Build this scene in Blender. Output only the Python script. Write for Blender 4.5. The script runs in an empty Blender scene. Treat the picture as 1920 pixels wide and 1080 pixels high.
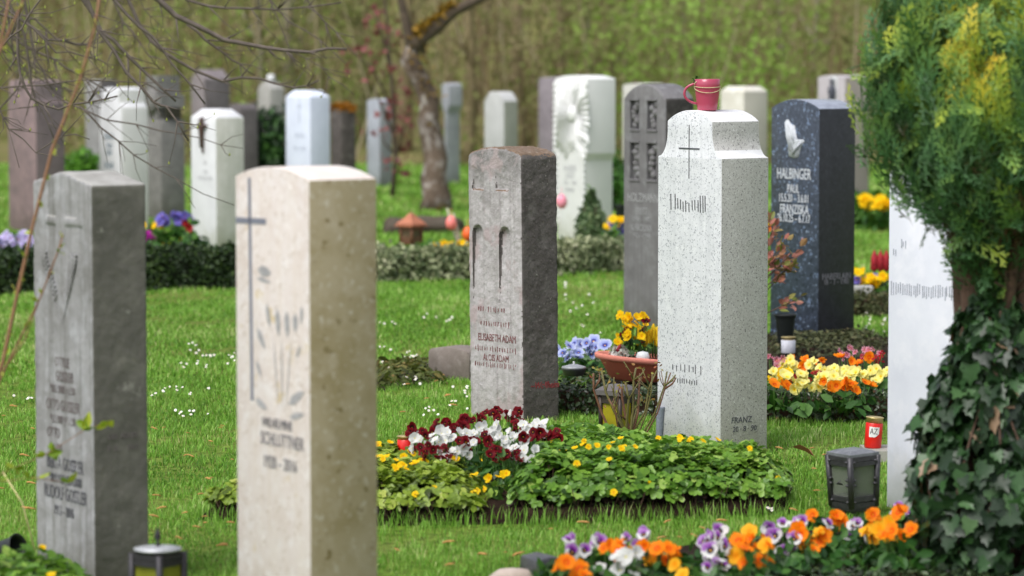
import bpy, bmesh, math, random
import numpy as np
from mathutils import Vector, Matrix
rng = np.random.default_rng(7)
random.seed(7)
R = math.radians
scene = bpy.context.scene
COL = scene.collection

# ------------------------------------------------------------------ camera
F = 6000.0; HC = 1.63
PITCH = math.atan(440.0 / F)
CP, SP = math.cos(PITCH), math.sin(PITCH)
def ray(px, py):
    u = (px - 960.0) / F; v = (540.0 - py) / F
    return Vector((u, CP + v * SP, -SP + v * CP))
def P(px, py, d):
    """world point at depth y=d seen at pixel (px,py) of the 1920x1080 photo"""
    r = ray(px, py); t = d / r.y
    return Vector((r.x * t, d, HC + r.z * t))
def G(px, py, z=0.0):
    r = ray(px, py); t = (z - HC) / r.z
    return Vector((r.x * t, r.y * t, z))
def XW(px, d, z=0.0):
    """x of the world point at depth d, height z, image column px"""
    t = d * CP - (z - HC) * SP
    return (px - 960.0) / F * t

cam = bpy.data.cameras.new('camera'); camo = bpy.data.objects.new('camera', cam); COL.objects.link(camo)
cam.sensor_width = 36.0; cam.lens = 36.0 * F / 1920.0
camo.location = (0, 0, HC); camo.rotation_euler = (math.pi / 2 - PITCH, 0, 0)
cam.clip_end = 2000; cam.clip_start = 0.1
cam.dof.use_dof = True; cam.dof.focus_distance = 13.2; cam.dof.aperture_fstop = 2.9; cam.dof.aperture_blades = 9
scene.camera = camo

# ------------------------------------------------------------------ light
w = bpy.data.worlds.new('World'); scene.world = w; w.use_nodes = True
nt = w.node_tree; bg = nt.nodes['Background']
sky = nt.nodes.new('ShaderNodeTexSky'); sky.sky_type = 'NISHITA'; sky.sun_disc = False
SUN_EL, SUN_AZ = R(56), R(220)     # azimuth clockwise from +Y
sky.sun_elevation = SUN_EL; sky.sun_rotation = SUN_AZ
sky.air_density = 1.0; sky.dust_density = 3.0; sky.ozone_density = 1.0
hs = nt.nodes.new('ShaderNodeHueSaturation'); hs.inputs['Saturation'].default_value = 0.35
nt.links.new(sky.outputs[0], hs.inputs['Color']); nt.links.new(hs.outputs[0], bg.inputs['Color'])
bg.inputs['Strength'].default_value = 0.15
sun = bpy.data.lights.new('sun', 'SUN'); suno = bpy.data.objects.new('sun', sun); COL.objects.link(suno)
sun.energy = 1.4; sun.angle = R(28); sun.color = (1.0, 0.98, 0.95)
sd = Vector((math.sin(SUN_AZ) * math.cos(SUN_EL), math.cos(SUN_AZ) * math.cos(SUN_EL), math.sin(SUN_EL)))
suno.rotation_euler = sd.to_track_quat('Z', 'Y').to_euler()
scene.view_settings.view_transform = 'Standard'; scene.view_settings.look = 'None'
scene.view_settings.exposure = 0.5; scene.view_settings.gamma = 1.0
scene.cycles.use_denoising = True
scene.cycles.max_bounces = 6; scene.cycles.transparent_max_bounces = 8

# ------------------------------------------------------------------ helpers
def lin(r, g, b, k=1.0):
    def f(c):
        c /= 255.0
        return (c / 12.92 if c <= 0.04045 else ((c + 0.055) / 1.055) ** 2.4) * k
    return (f(r), f(g), f(b), 1.0)
def tag(o, label=None, cat=None, group=None, kind=None):
    if label: o['label'] = label
    if cat: o['category'] = cat
    if group: o['group'] = group
    if kind: o['kind'] = kind
    return o
def empty(name, loc, rz=0.0, label=None, cat=None, group=None):
    o = bpy.data.objects.new(name, None); COL.objects.link(o)
    o.empty_display_size = 0.05
    o.location = loc; o.rotation_euler = (0, 0, rz)
    return tag(o, label, cat, group)

class MB:
    def __init__(s):
        s.v = []; s.loops = []; s.tot = []; s.mi = []; s.rnd = []; s.sm = []; s.n = 0
    def add(s, verts, faces, mat=0, rnd=0.5, smooth=False):
        verts = np.asarray(verts, float).reshape(-1, 3)
        s.v.append(verts)
        r = np.asarray(rnd, float)
        s.rnd.append(np.full(len(verts), float(r)) if r.ndim == 0 else r)
        lp = np.array([i for f in faces for i in f], np.int64) + s.n
        s.loops.append(lp); s.tot.append(np.array([len(f) for f in faces]))
        s.mi.append(np.full(len(faces), mat)); s.sm.append(np.full(len(faces), smooth))
        s.n += len(verts)
    def scatter(s, tv, tf, pos, rot, sc, rnd, mat=0, smooth=False):
        """copies of a template: pos (n,3) rot (n,3,3) sc (n,) or (n,3), rnd (n,) or (n,nv)"""
        tv = np.asarray(tv, float); n = len(pos); nv = len(tv)
        if n == 0: return
        sc = np.asarray(sc, float)
        if sc.ndim == 1: sc = sc[:, None]
        loc = tv[None] * sc[:, None, :]
        V = np.einsum('nij,nvj->nvi', rot, loc) + pos[:, None, :]
        s.v.append(V.reshape(-1, 3))
        rnd = np.asarray(rnd, float)
        s.rnd.append((np.repeat(rnd, nv) if rnd.ndim == 1 else rnd.reshape(-1)))
        fl = np.array([i for f in tf for i in f], np.int64)
        L = (fl[None] + (np.arange(n) * nv)[:, None] + s.n).reshape(-1)
        s.loops.append(L); s.tot.append(np.tile([len(f) for f in tf], n))
        s.mi.append(np.full(len(tf) * n, mat)); s.sm.append(np.full(len(tf) * n, smooth))
        s.n += n * nv
    def tube(s, pts, rad, sides=7, mat=0, rnd=0.5, cap=True):
        pts = [Vector(p) for p in pts]; n = len(pts)
        if not hasattr(rad, '__len__'): rad = [rad] * n
        V = []; prev = None
        for i, p in enumerate(pts):
            t = (pts[min(i + 1, n - 1)] - pts[max(i - 1, 0)]).normalized()
            if prev is None:
                a = Vector((1, 0, 0)) if abs(t.x) < 0.8 else Vector((0, 1, 0))
            else: a = prev
            a = (a - t * a.dot(t)).normalized(); prev = a; b = t.cross(a)
            for k in range(sides):
                an = 2 * math.pi * k / sides
                V.append(p + (a * math.cos(an) + b * math.sin(an)) * rad[i])
        f = []
        for i in range(n - 1):
            for k in range(sides):
                k2 = (k + 1) % sides
                f.append((i * sides + k, i * sides + k2, (i + 1) * sides + k2, (i + 1) * sides + k))
        if cap:
            f.append(tuple(range(sides))[::-1]); f.append(tuple((n - 1) * sides + k for k in range(sides)))
        s.add([tuple(v) for v in V], f, mat, rnd, True)
    def lathe(s, prof, seg=20, mat=0, M=None, smooth=True, sx=1.0, rnd=0.5):
        V = []; n = len(prof)
        for r, z in prof:
            for k in range(seg):
                an = 2 * math.pi * k / seg
                V.append((r * sx * math.cos(an), r * math.sin(an), z))
        f = []
        for i in range(n - 1):
            for k in range(seg):
                k2 = (k + 1) % seg
                f.append((i * seg + k, i * seg + k2, (i + 1) * seg + k2, (i + 1) * seg + k))
        if prof[0][0] > 1e-6: f.append(tuple(range(seg))[::-1])
        if prof[-1][0] > 1e-6: f.append(tuple((n - 1) * seg + k for k in range(seg)))
        if M is not None: V = [tuple(M @ Vector(v)) for v in V]
        s.add(V, f, mat, rnd, smooth)
    def box(s, c, size, mat=0, M=None, taper=1.0, rnd=0.5):
        x, y, z = (a / 2 for a in size)
        V = [(-x, -y, -z), (x, -y, -z), (x, y, -z), (-x, y, -z), (-x * taper, -y * taper, z), (x * taper, -y * taper, z), (x * taper, y * taper, z), (-x * taper, y * taper, z)]
        V = [Vector(v) + Vector(c) for v in V]
        if M is not None: V = [M @ v for v in V]
        s.add([tuple(v) for v in V], [(3, 2, 1, 0), (4, 5, 6, 7), (0, 1, 5, 4), (1, 2, 6, 5), (2, 3, 7, 6), (3, 0, 4, 7)], mat, rnd)
    def mesh(s, name, mats):
        me = bpy.data.meshes.new(name)
        V = np.concatenate(s.v); L = np.concatenate(s.loops); T = np.concatenate(s.tot)
        me.vertices.add(len(V)); me.vertices.foreach_set('co', V.astype(np.float32).ravel())
        me.loops.add(len(L)); me.loops.foreach_set('vertex_index', L.astype(np.int32))
        me.polygons.add(len(T))
        st = np.concatenate([[0], np.cumsum(T)[:-1]])
        me.polygons.foreach_set('loop_start', st.astype(np.int32))
        me.polygons.foreach_set('loop_total', T.astype(np.int32))
        me.polygons.foreach_set('material_index', np.concatenate(s.mi).astype(np.int32))
        me.polygons.foreach_set('use_smooth', np.concatenate(s.sm).astype(bool))
        for m in (mats if isinstance(mats, (list, tuple)) else [mats]): me.materials.append(m)
        me.update(calc_edges=True); me.validate()
        at = me.attributes.new('rnd', 'FLOAT', 'POINT')
        if len(at.data) == len(V): at.data.foreach_set('value', np.concatenate(s.rnd).astype(np.float32))
        return me
    def build(s, name, mats, parent=None, loc=(0, 0, 0), rot=(0, 0, 0)):
        o = bpy.data.objects.new(name, s.mesh(name, mats)); COL.objects.link(o)
        o.parent = parent; o.location = loc; o.rotation_euler = rot
        return o

def rot_from_normal(nrm, spin=None):
    nrm = nrm / (np.linalg.norm(nrm, axis=1, keepdims=True) + 1e-9)
    n = len(nrm)
    a = rng.normal(size=(n, 3)) if spin is None else spin
    a = a - nrm * np.sum(a * nrm, 1, keepdims=True)
    a /= np.linalg.norm(a, axis=1, keepdims=True) + 1e-9
    x = np.cross(a, nrm)
    return np.stack([x, a, nrm], axis=2)       # columns x,y,z

def inpoly(pts, poly):
    x, y = pts[:, 0], pts[:, 1]; c = np.zeros(len(pts), bool); n = len(poly); j = n - 1
    for i in range(n):
        xi, yi = poly[i]; xj, yj = poly[j]
        cond = ((yi > y) != (yj > y)) & (x < (xj - xi) * (y - yi) / (yj - yi + 1e-12) + xi)
        c ^= cond; j = i
    return c
def polysample(poly, n):
    a = np.array(poly); lo, hi = a.min(0), a.max(0); out = np.zeros((0, 2))
    while len(out) < n:
        q = rng.uniform(lo, hi, (n * 3, 2)); out = np.concatenate([out, q[inpoly(q, poly)]])
    return out[:n]
def edge_dist(pts, poly):
    d = np.full(len(pts), 1e9); nrm = np.zeros((len(pts), 2)); a = np.array(poly)
    for i in range(len(a)):
        p, q = a[i], a[(i + 1) % len(a)]; e = q - p
        t = np.clip(((pts - p) @ e) / (e @ e), 0, 1); pr = p + t[:, None] * e
        dd = np.linalg.norm(pts - pr, axis=1); m = dd < d
        d[m] = dd[m]; nrm[m] = (pr - pts)[m]
    nrm /= np.linalg.norm(nrm, axis=1, keepdims=True) + 1e-9
    return d, nrm
def clump(p, s, seed=0):
    """cheap smooth noise in about [-1,1]"""
    p = np.asarray(p) * s; r = np.random.default_rng(seed); o = np.zeros(len(p))
    for k in range(5):
        kv = r.normal(size=p.shape[1]) * (1 + 0.5 * k); ph = r.uniform(0, 6.28)
        o += np.sin(p @ kv + ph)
    return o / 3.0

# ------------------------------------------------------------------ materials
def newmat(name):
    m = bpy.data.materials.new(name); m.use_nodes = True
    return m, m.node_tree, m.node_tree.nodes['Principled BSDF']
def plain(name, col, rough=0.5, metal=0.0, bump=0.0, bscale=60, var=0.25, spec=0.5):
    m, t, b = newmat(name); L = t.links
    b.inputs['Roughness'].default_value = rough; b.inputs['Metallic'].default_value = metal
    b.inputs['Specular IOR Level'].default_value = spec
    tc = t.nodes.new('ShaderNodeTexCoord'); n = t.nodes.new('ShaderNodeTexNoise'); n.inputs['Scale'].default_value = bscale; n.inputs['Detail'].default_value = 6
    L.new(tc.outputs['Object'], n.inputs['Vector'])
    r = t.nodes.new('ShaderNodeValToRGB'); c = col
    r.color_ramp.elements[0].position = .3; r.color_ramp.elements[1].position = .7
    r.color_ramp.elements[0].color = (c[0] * (1 - var), c[1] * (1 - var), c[2] * (1 - var), 1)
    r.color_ramp.elements[1].color = (min(1, c[0] * (1 + var)), min(1, c[1] * (1 + var)), min(1, c[2] * (1 + var)), 1)
    L.new(n.outputs['Fac'], r.inputs[0]); L.new(r.outputs[0], b.inputs['Base Color'])
    if bump:
        bp = t.nodes.new('ShaderNodeBump'); bp.inputs['Strength'].default_value = bump; bp.inputs['Distance'].default_value = .004
        L.new(n.outputs['Fac'], bp.inputs['Height']); L.new(bp.outputs[0], b.inputs['Normal'])
    return m
def stone(name, base, dark, light=None, blot=5.0, streak=0.0, streak_col=None, specks=(), fine=0.2, rough=0.85, bump=0.4, blotamt=0.8, lichen=None, spec=0.3, zfade=None, splash=.45):
    """specks: (colour, scale, threshold)   lichen: (colour, scale, threshold)  zfade: (colour, z0, z1) stain that rises between heights"""
    m, t, b = newmat(name); L = t.links; N = t.nodes.new
    b.inputs['Roughness'].default_value = rough; b.inputs['Specular IOR Level'].default_value = spec
    tc = N('ShaderNodeTexCoord')
    def noise(scale, vec=None, detail=5, rg=.6):
        n = N('ShaderNodeTexNoise'); n.inputs['Scale'].default_value = scale; n.inputs['Detail'].default_value = detail; n.inputs['Roughness'].default_value = rg
        L.new(vec or tc.outputs['Object'], n.inputs['Vector']); return n.outputs['Fac']
    def ramp(fac, p0, p1):
        r = N('ShaderNodeMapRange'); r.inputs['From Min'].default_value = p0; r.inputs['From Max'].default_value = p1
        L.new(fac, r.inputs['Value']); return r.outputs[0]
    def mix(fac, a, c, mul=1.0):
        x = N('ShaderNodeMix'); x.data_type = 'RGBA'
        if mul != 1.0:
            mm = N('ShaderNodeMath'); mm.operation = 'MULTIPLY'; L.new(fac, mm.inputs[0]); mm.inputs[1].default_value = mul; fac = mm.outputs[0]
        L.new(fac, x.inputs[0])
        for sck, v in ((6, a), (7, c)):
            if isinstance(v, tuple): x.inputs[sck].default_value = v
            else: L.new(v, x.inputs[sck])
        return x.outputs[2]
    c = mix(ramp(noise(blot), .38, .66), base, dark, blotamt)
    if light: c = mix(ramp(noise(blot * 2.3 + 1), .5, .75), c, light)
    if zfade:
        sp = N('ShaderNodeSeparateXYZ'); L.new(tc.outputs['Object'], sp.inputs[0])
        ad = N('ShaderNodeMath'); ad.operation = 'MULTIPLY_ADD'; L.new(noise(7), ad.inputs[0]); ad.inputs[1].default_value = .5; L.new(sp.outputs[2], ad.inputs[2])
        c = mix(ramp(ad.outputs[0], zfade[1] + .25, zfade[2] + .25), c, zfade[0], .8)
    if streak:
        mp = N('ShaderNodeMapping'); mp.inputs['Scale'].default_value = (1, 1, .045); L.new(tc.outputs['Object'], mp.inputs['Vector'])
        c = mix(ramp(noise(38, mp.outputs[0], 6), .45, .7), c, streak_col or dark, streak)
    if splash:
        sp2 = N('ShaderNodeSeparateXYZ'); L.new(tc.outputs['Object'], sp2.inputs[0])
        ad2 = N('ShaderNodeMath'); ad2.operation = 'MULTIPLY_ADD'; L.new(noise(9), ad2.inputs[0]); ad2.inputs[1].default_value = -.45; L.new(sp2.outputs[2], ad2.inputs[2])
        c = mix(ramp(ad2.outputs[0], -.02, -.20), c, tuple(v * k_ for v, k_ in zip(dark[:3], (.62, .62, .46))) + (1,), splash)
    if fine:
        g = ramp(noise(170, detail=8), .3, .7)
        c = mix(g, c, tuple(v * 1.35 for v in base[:3]) + (1,), fine * .6)
        c = mix(ramp(noise(230, detail=8), .55, .75), c, tuple(v * .45 for v in dark[:3]) + (1,), fine)
    for col, sc_, th in specks:
        v = noise(sc_, detail=3, rg=.75)
        c = mix(ramp(v, th, th + .03), c, col)
    if lichen:
        c = mix(ramp(noise(lichen[1], detail=4), lichen[2], lichen[2] + .05), c, lichen[0])
    L.new(c, b.inputs['Base Color'])
    if bump:
        bp = N('ShaderNodeBump'); bp.inputs['Strength'].default_value = bump; bp.inputs['Distance'].default_value = .003
        L.new(noise(120, detail=8), bp.inputs['Height']); L.new(bp.outputs[0], b.inputs['Normal'])
    return m
def ramp_mat(name, stops, rough=0.5, trans=0.3, spec=0.35, bump=0.0, tcol=None):
    m, t, b = newmat(name); L = t.links; N = t.nodes.new
    a = N('ShaderNodeAttribute'); a.attribute_name = 'rnd'
    r = N('ShaderNodeValToRGB'); e = r.color_ramp.elements
    while len(e) < len(stops): e.new(0.5)
    for i, (p, c) in enumerate(stops): e[i].position = p; e[i].color = c
    L.new(a.outputs['Fac'], r.inputs[0])
    n = N('ShaderNodeTexNoise'); n.inputs['Scale'].default_value = 90; n.inputs['Detail'].default_value = 3
    tc = N('ShaderNodeTexCoord'); L.new(tc.outputs['Object'], n.inputs['Vector'])
    mr = N('ShaderNodeMapRange'); mr.inputs['To Min'].default_value = .75; mr.inputs['To Max'].default_value = 1.2; L.new(n.outputs['Fac'], mr.inputs['Value'])
    mu = N('ShaderNodeMix'); mu.data_type = 'RGBA'; mu.blend_type = 'MULTIPLY'; mu.inputs[0].default_value = 1
    L.new(r.outputs[0], mu.inputs[6]); L.new(mr.outputs[0], mu.inputs[7])
    L.new(mu.outputs[2], b.inputs['Base Color'])
    b.inputs['Roughness'].default_value = rough; b.inputs['Specular IOR Level'].default_value = spec
    if trans:
        tr = N('ShaderNodeBsdfTranslucent'); L.new(mu.outputs[2], tr.inputs['Color'])
        mx = N('ShaderNodeMixShader'); mx.inputs[0].default_value = trans
        L.new(b.outputs[0], mx.inputs[1]); L.new(tr.outputs[0], mx.inputs[2]); L.new(mx.outputs[0], t.nodes['Material Output'].inputs['Surface'])
    return m
def glass(name, col, alpha=0.5, rough=0.15):
    m, t, b = newmat(name); b.inputs['Base Color'].default_value = col; b.inputs['Roughness'].default_value = rough
    b.inputs['Transmission Weight'].default_value = alpha; b.inputs['IOR'].default_value = 1.2
    return m

# leaf templates (unit length along +y from origin)
LEAF = ([(0, 0, 0), (-.28, .35, .06), (0, .45, 0), (.28, .35, .06), (-.2, .75, .05), (.2, .75, .05), (0, 1, -.05)],
        [(0, 2, 1), (0, 3, 2), (1, 2, 6, 4), (2, 3, 5, 6)])
def leaflets(k=3):
    V = []; Fc = []
    for an in ([-62, 0, 62] if k == 3 else [-100, -50, 0, 50, 100]):
        a = R(an); M = Matrix.Rotation(-a, 3, 'Z')
        pts = [(0, 0, 0), (-.3, .42, .07), (-.34, .66, .05), (-.12, .92, .0), (.12, .92, .0), (.34, .66, .05), (.3, .42, .07), (0, .6, -.03)]
        b0 = len(V)
        V += [tuple(M @ Vector(p)) for p in pts]
        Fc += [tuple(b0 + i for i in f) for f in ((0, 7, 2, 1), (7, 3, 2), (7, 4, 3), (7, 5, 4), (0, 6, 5, 7))]
    return V, Fc
TRI = leaflets(3)
IVY = ([(0, 0, 0), (-.42, -.12, .05), (-.52, .22, .09), (-.33, .42, .06), (-.38, .62, .03), (-.16, .72, .03), (0, 1.02, -.09), (.16, .72, .03), (.38, .62, .03), (.33, .42, .06), (.52, .22, .09), (.42, -.12, .05), (0, .45, -.02)],
       [(12, i, i - 1) for i in range(2, 12)] + [(12, 1, 0), (12, 0, 11)])
QUADLEAF = ([(0, 0, 0), (-.3, .5, .08), (0, 1, 0), (.3, .5, .08)], [(0, 2, 1), (0, 3, 2)])
def thuja_spray():
    V = []; Fc = []
    def zb(x, y): return -.22 * y * y - .25 * abs(x) * abs(x) * 2
    def kite(o, dx, dy, L, wd):
        b0 = len(V); px, py = -dy, dx
        for x, y in ((o[0], o[1]), (o[0] + dx * L * .5 + px * wd, o[1] + dy * L * .5 + py * wd), (o[0] + dx * L, o[1] + dy * L), (o[0] + dx * L * .5 - px * wd, o[1] + dy * L * .5 - py * wd)):
            V.append((x, y, zb(x, y)))
        Fc.append((b0, b0 + 3, b0 + 2, b0 + 1))
    kite((0, 0), 0, .5, 1.0, .022); kite((0, .45), 0, 1, .58, .022)
    for i in range(8):
        t = .12 + i * .105; sgn = 1 if i % 2 else -1
        L = .40 * (1 - t) ** .8 + .08; a = R(36 - 8 * t)
        dx, dy = sgn * math.sin(a), math.cos(a)
        kite((0, t), dx, dy, L, .02)
        for j in range(3):
            tt = .3 + j * .24; s2 = 1 if j % 2 else -1
            a2 = math.atan2(dx, dy) + s2 * R(34)
            kite((dx * L * tt, t + dy * L * tt), math.sin(a2), math.cos(a2), L * .4 * (1.15 - tt) + .04, .018)
    return V, Fc
SPRAY = thuja_spray()

# ------------------------------------------------------------------ bloom meshes
def bloom_mesh(name, mat, r=0.5, petals=5, cup=0.25, seed=0, upper=None):
    """unit-diameter flower facing +Z; 'rnd' runs from 0 (eye) to 1 (rim)"""
    q = random.Random(seed); mb = MB()
    if petals == 5: angs = [58, 122, -12, 192, 270]
    else: angs = [360 * k / petals + q.uniform(-6, 6) for k in range(petals)]
    for i, an in enumerate(angs):
        a = R(an + q.uniform(-5, 5)); pr = r * (.56 if petals == 5 else 1.9 / petals) * q.uniform(.9, 1.1); pc = r - pr * .95
        zo = -.015 * (i % 3) + .012 * i
        V = [(0, 0, zo + .0)]; rd = [0.0]; n = 11
        rz = q.uniform(-.3, .3)
        for k in range(n):
            ph = a + R(-140 + 280 * k / (n - 1))
            x = math.cos(a) * pc + math.cos(ph) * pr; y = math.sin(a) * pc + math.sin(ph) * pr
            rr = math.hypot(x, y)
            V.append((x * q.uniform(.95, 1.05), y * q.uniform(.95, 1.05), zo + cup * rr * rr + rz * rr + (.05 * math.sin(ph * 6 + i * 2) + q.uniform(-.03, .03)) * (rr / r))); rd.append(min(1, rr / r) ** 1.0)
        mids = [((v[0]) * .5, v[1] * .5, zo + .35 * (v[2] - zo)) for v in V[1:]]
        V += mids; rd += [x * .5 for x in rd[1:]]
        fc = [(0, n + 1 + k, n + 2 + k) for k in range(n - 1)] + [(n + 1 + k, 1 + k, 2 + k, n + 2 + k) for k in range(n - 1)]
        mb.add(V, fc, 1 if upper and i < 2 else 0, rd, True)
    return mb.mesh(name, [mat] + ([upper] if upper else []))
def petal_mat(name, eye, blotch, main, rim, p1=.12, p2=.3, p3=.45):
    return ramp_mat(name, [(0, eye), (p1, eye), (p1 + .02, blotch), (p2, blotch), (p3, main), (1, rim)], rough=.6, trans=.35, spec=.2)
YEL = lin(250, 200, 10); WHT = (.82, .82, .80, 1); VIO = lin(110, 20, 140); DKV = lin(35, 5, 45)
PM = dict(
    orange=petal_mat('petal_orange', lin(240, 150, 0), lin(235, 90, 0), lin(255, 140, 12), lin(255, 150, 20)),
    amber=petal_mat('petal_amber', lin(240, 150, 0), lin(255, 170, 10), lin(255, 185, 30), lin(255, 195, 50)),
    violet_white=petal_mat('petal_violet_white', YEL, DKV, WHT, WHT, .1, .34, .5),
    white=petal_mat('petal_white', lin(240, 230, 120), WHT, WHT, (.85, .85, .83, 1)),
    maroon=petal_mat('petal_maroon', lin(230, 170, 10), lin(30, 2, 6), lin(105, 6, 20), lin(125, 12, 26), .08, .32, .5),
    yellow=petal_mat('petal_yellow', lin(225, 150, 0), lin(248, 195, 5), lin(252, 210, 15), lin(253, 215, 20)),
    lemon=petal_mat('petal_lemon', lin(240, 190, 20), lin(250, 235, 80), lin(252, 242, 140), lin(253, 245, 165), .15, .25, .4),
    blue=petal_mat('petal_pale_blue', YEL, lin(60, 60, 160), lin(165, 178, 235), lin(215, 222, 245), .1, .25, .45),
    lilac=petal_mat('petal_lilac', YEL, lin(170, 150, 220), lin(206, 196, 238), lin(222, 214, 244)),
    purple=petal_mat('petal_purple', YEL, lin(70, 50, 150), lin(120, 110, 200), lin(135, 125, 210)),
    pink=petal_mat('petal_pink', YEL, lin(220, 90, 120), lin(235, 130, 160), lin(245, 190, 205)),
    red=petal_mat('petal_red', YEL, lin(150, 10, 30), lin(190, 20, 45), lin(205, 35, 60)),
    magenta=petal_mat('petal_magenta', YEL, lin(120, 10, 110), lin(170, 30, 150), lin(180, 50, 160)),
)
BM = {}
UPV = petal_mat('petal_violet_upper', YEL, lin(90, 20, 120), lin(160, 70, 185), lin(205, 170, 220), .05, .3, .55)
for k_, m_ in PM.items():
    BM[k_] = [bloom_mesh('bloom', m_, seed=i * 13 + len(k_), cup=.1 + .2 * i, upper=UPV if k_ == 'violet_white' else None) for i in range(4)]
DAISY = [bloom_mesh('bloom', PM[c], petals=11, seed=5, cup=.3) for c in ('pink', 'red')]

leaf_pansy = ramp_mat('pansy_leaf', [(0, lin(28, 62, 22)), (.5, lin(52, 96, 36)), (1, lin(88, 130, 60))], rough=.4)
leaf_stem = ramp_mat('stem_green', [(0, lin(60, 100, 40)), (1, lin(90, 130, 55))], trans=0)

def plant(name, loc, label, cat, blooms, leaf=leaf_pansy, n=26, spread=0.07, h=0.07, lsize=0.045, group=None, bsize=0.06, tmpl=LEAF, seed=None):
    """flowering plant: foliage and stems, each bloom a part.  blooms: list of (dx,dy,z,colour[,size])"""
    root = empty(name, loc, 0, label, cat, group)
    mb = MB()
    p = np.zeros((n, 3)); a = rng.uniform(0, 6.28, n); r = spread * np.sqrt(rng.uniform(0, 1, n))
    p[:, 0] = np.cos(a) * r; p[:, 1] = np.sin(a) * r; p[:, 2] = h * rng.uniform(.15, 1.0, n) * (1 - .4 * (r / spread) ** 2)
    nr = np.stack([np.cos(a) * .8, np.sin(a) * .8, np.full(n, .8)], 1) + rng.normal(size=(n, 3)) * .35
    sp = np.stack([np.cos(a), np.sin(a), np.full(n, .4)], 1) + rng.normal(size=(n, 3)) * .4
    mb.scatter(*tmpl, p, rot_from_normal(nr, sp), lsize * rng.uniform(.7, 1.3, n), rng.uniform(0, 1, n), 0, True)
    for b in blooms:
        mb.tube([(b[0] * .3, b[1] * .3, 0), (b[0] * .8, b[1] * .8, b[2] * .6), (b[0], b[1] + .004, b[2] - .004)], .0018, 4, 1)
    mb.build('foliage', [leaf, leaf_stem], root)
    for b in blooms:
        me = random.choice(BM[b[3]]) if isinstance(b[3], str) else b[3]
        o = bpy.data.objects.new('bloom', me); COL.objects.link(o); o.parent = root
        o.location = (b[0], b[1], b[2])
        s = (b[4] if len(b) > 4 else bsize) * random.uniform(.7, 1.1); o.scale = (s * random.uniform(.85, 1.05), s, s * random.uniform(.6, 1.6))
        nd = Vector((b[0] * 4 + random.uniform(-1.0, .7), -.7 + random.uniform(-.5, .6), .55 + random.uniform(-.5, .5))).normalized()
        q = nd.to_track_quat('Z', 'Y') @ Vector((0, 0, 1)).rotation_difference(Vector((0, 0, 1)))
        from mathutils import Quaternion as Qn
        q = q @ Qn((0, 0, 1), random.uniform(-.6, .6)); o.rotation_mode = 'QUATERNION'; o.rotation_quaternion = q
    return root

# ------------------------------------------------------------------ setting
def ground_mat():
    m, t, b = newmat('lawn_soil'); L = t.links; N = t.nodes.new
    tc = N('ShaderNodeTexCoord')
    n1 = N('ShaderNodeTexNoise'); n1.inputs['Scale'].default_value = .9; n1.inputs['Detail'].default_value = 6; L.new(tc.outputs['Object'], n1.inputs['Vector'])
    n2 = N('ShaderNodeTexNoise'); n2.inputs['Scale'].default_value = 25; n2.inputs['Detail'].default_value = 8; L.new(tc.outputs['Object'], n2.inputs['Vector'])
    r1 = N('ShaderNodeValToRGB'); e = r1.color_ramp.elements
    e[0].position = .35; e[0].color = lin(96, 128, 42); e[1].position = .7; e[1].color = lin(124, 132, 70)
    L.new(n1.outputs[0], r1.inputs[0])
    r2 = N('ShaderNodeValToRGB'); e = r2.color_ramp.elements
    e[0].position = .3; e[0].color = (.35, .35, .35, 1); e[1].position = .7; e[1].color = (1.2, 1.2, 1.1, 1)
    L.new(n2.outputs[0], r2.inputs[0])
    mu = N('ShaderNodeMix'); mu.data_type = 'RGBA'; mu.blend_type = 'MULTIPLY'; mu.inputs[0].default_value = 1
    L.new(r1.outputs[0], mu.inputs[6]); L.new(r2.outputs[0], mu.inputs[7]); L.new(mu.outputs[2], b.inputs['Base Color'])
    b.inputs['Roughness'].default_value = 1; b.inputs['Specular IOR Level'].default_value = .1
    return m
g = MB(); g.add([(-200, -60, 0), (200, -60, 0), (200, 400, 0), (-200, 400, 0)], [(0, 1, 2, 3)])
tag(g.build('ground', ground_mat()), kind='structure')

# rising wooded bank behind the graves
hm = stone('woodland_floor', lin(126, 124, 78), lin(130, 116, 88), lin(122, 136, 72), blot=.8, fine=.3, rough=1, bump=.3, spec=.1)
hb = MB(); xs = np.linspace(-60, 60, 61); ys = np.array([46, 49, 52, 56, 62, 70, 85, 120, 200])
hz = np.array([-.15, .25, .9, 2.1, 4.2, 7.5, 13, 22, 30])
V = []; 
for j, y in enumerate(ys):
    for x in xs:
        V.append((x, y + .8 * math.sin(x * .31 + j), hz[j] + (.25 * math.sin(x * .7 + j * 2) + .15 * math.sin(x * 1.9 + j)) * min(1, j * .5)))
nx = len(xs)
hb.add(V, [(j * nx + i, j * nx + i + 1, (j + 1) * nx + i + 1, (j + 1) * nx + i) for j in range(len(ys) - 1) for i in range(nx - 1)], smooth=True)
tag(hb.build('hillside', hm), kind='structure')
def hill_z(x, y): return np.interp(y, ys, hz)

# footprints of the beds (world x,y)
BED_R = [(-.0, 11.06), (.35, 11.08), (.98, 11.28), (1.02, 11.66), (.84, 12.05), (.3, 12.95), (-.02, 12.6)]
BED_L = [(-1.08, 11.14), (-.55, 10.99), (-.1, 11.01), (-.1, 11.75), (-.02, 12.55), (-.62, 12.02)]
SOIL = [(-1.12, 11.12), (-.55, 10.96), (.35, 11.04), (1.0, 11.24), (1.04, 11.68), (.32, 13.0), (-.06, 12.66), (-.66, 12.06)]
FRONT_BED = [(.1, 9.72), (.14, 10.0), (.45, 10.3), (.95, 10.7), (1.3, 10.85), (1.75, 10.4), (1.95, 9.2), (.6, 8.9), (.2, 9.2)]
ROW2_BED = [(.25, 14.75), (1.75, 14.2), (2.6, 14.0), (3.2, 16.2), (2.3, 17.9), (.95, 18.3), (.5, 16.5)]

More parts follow.
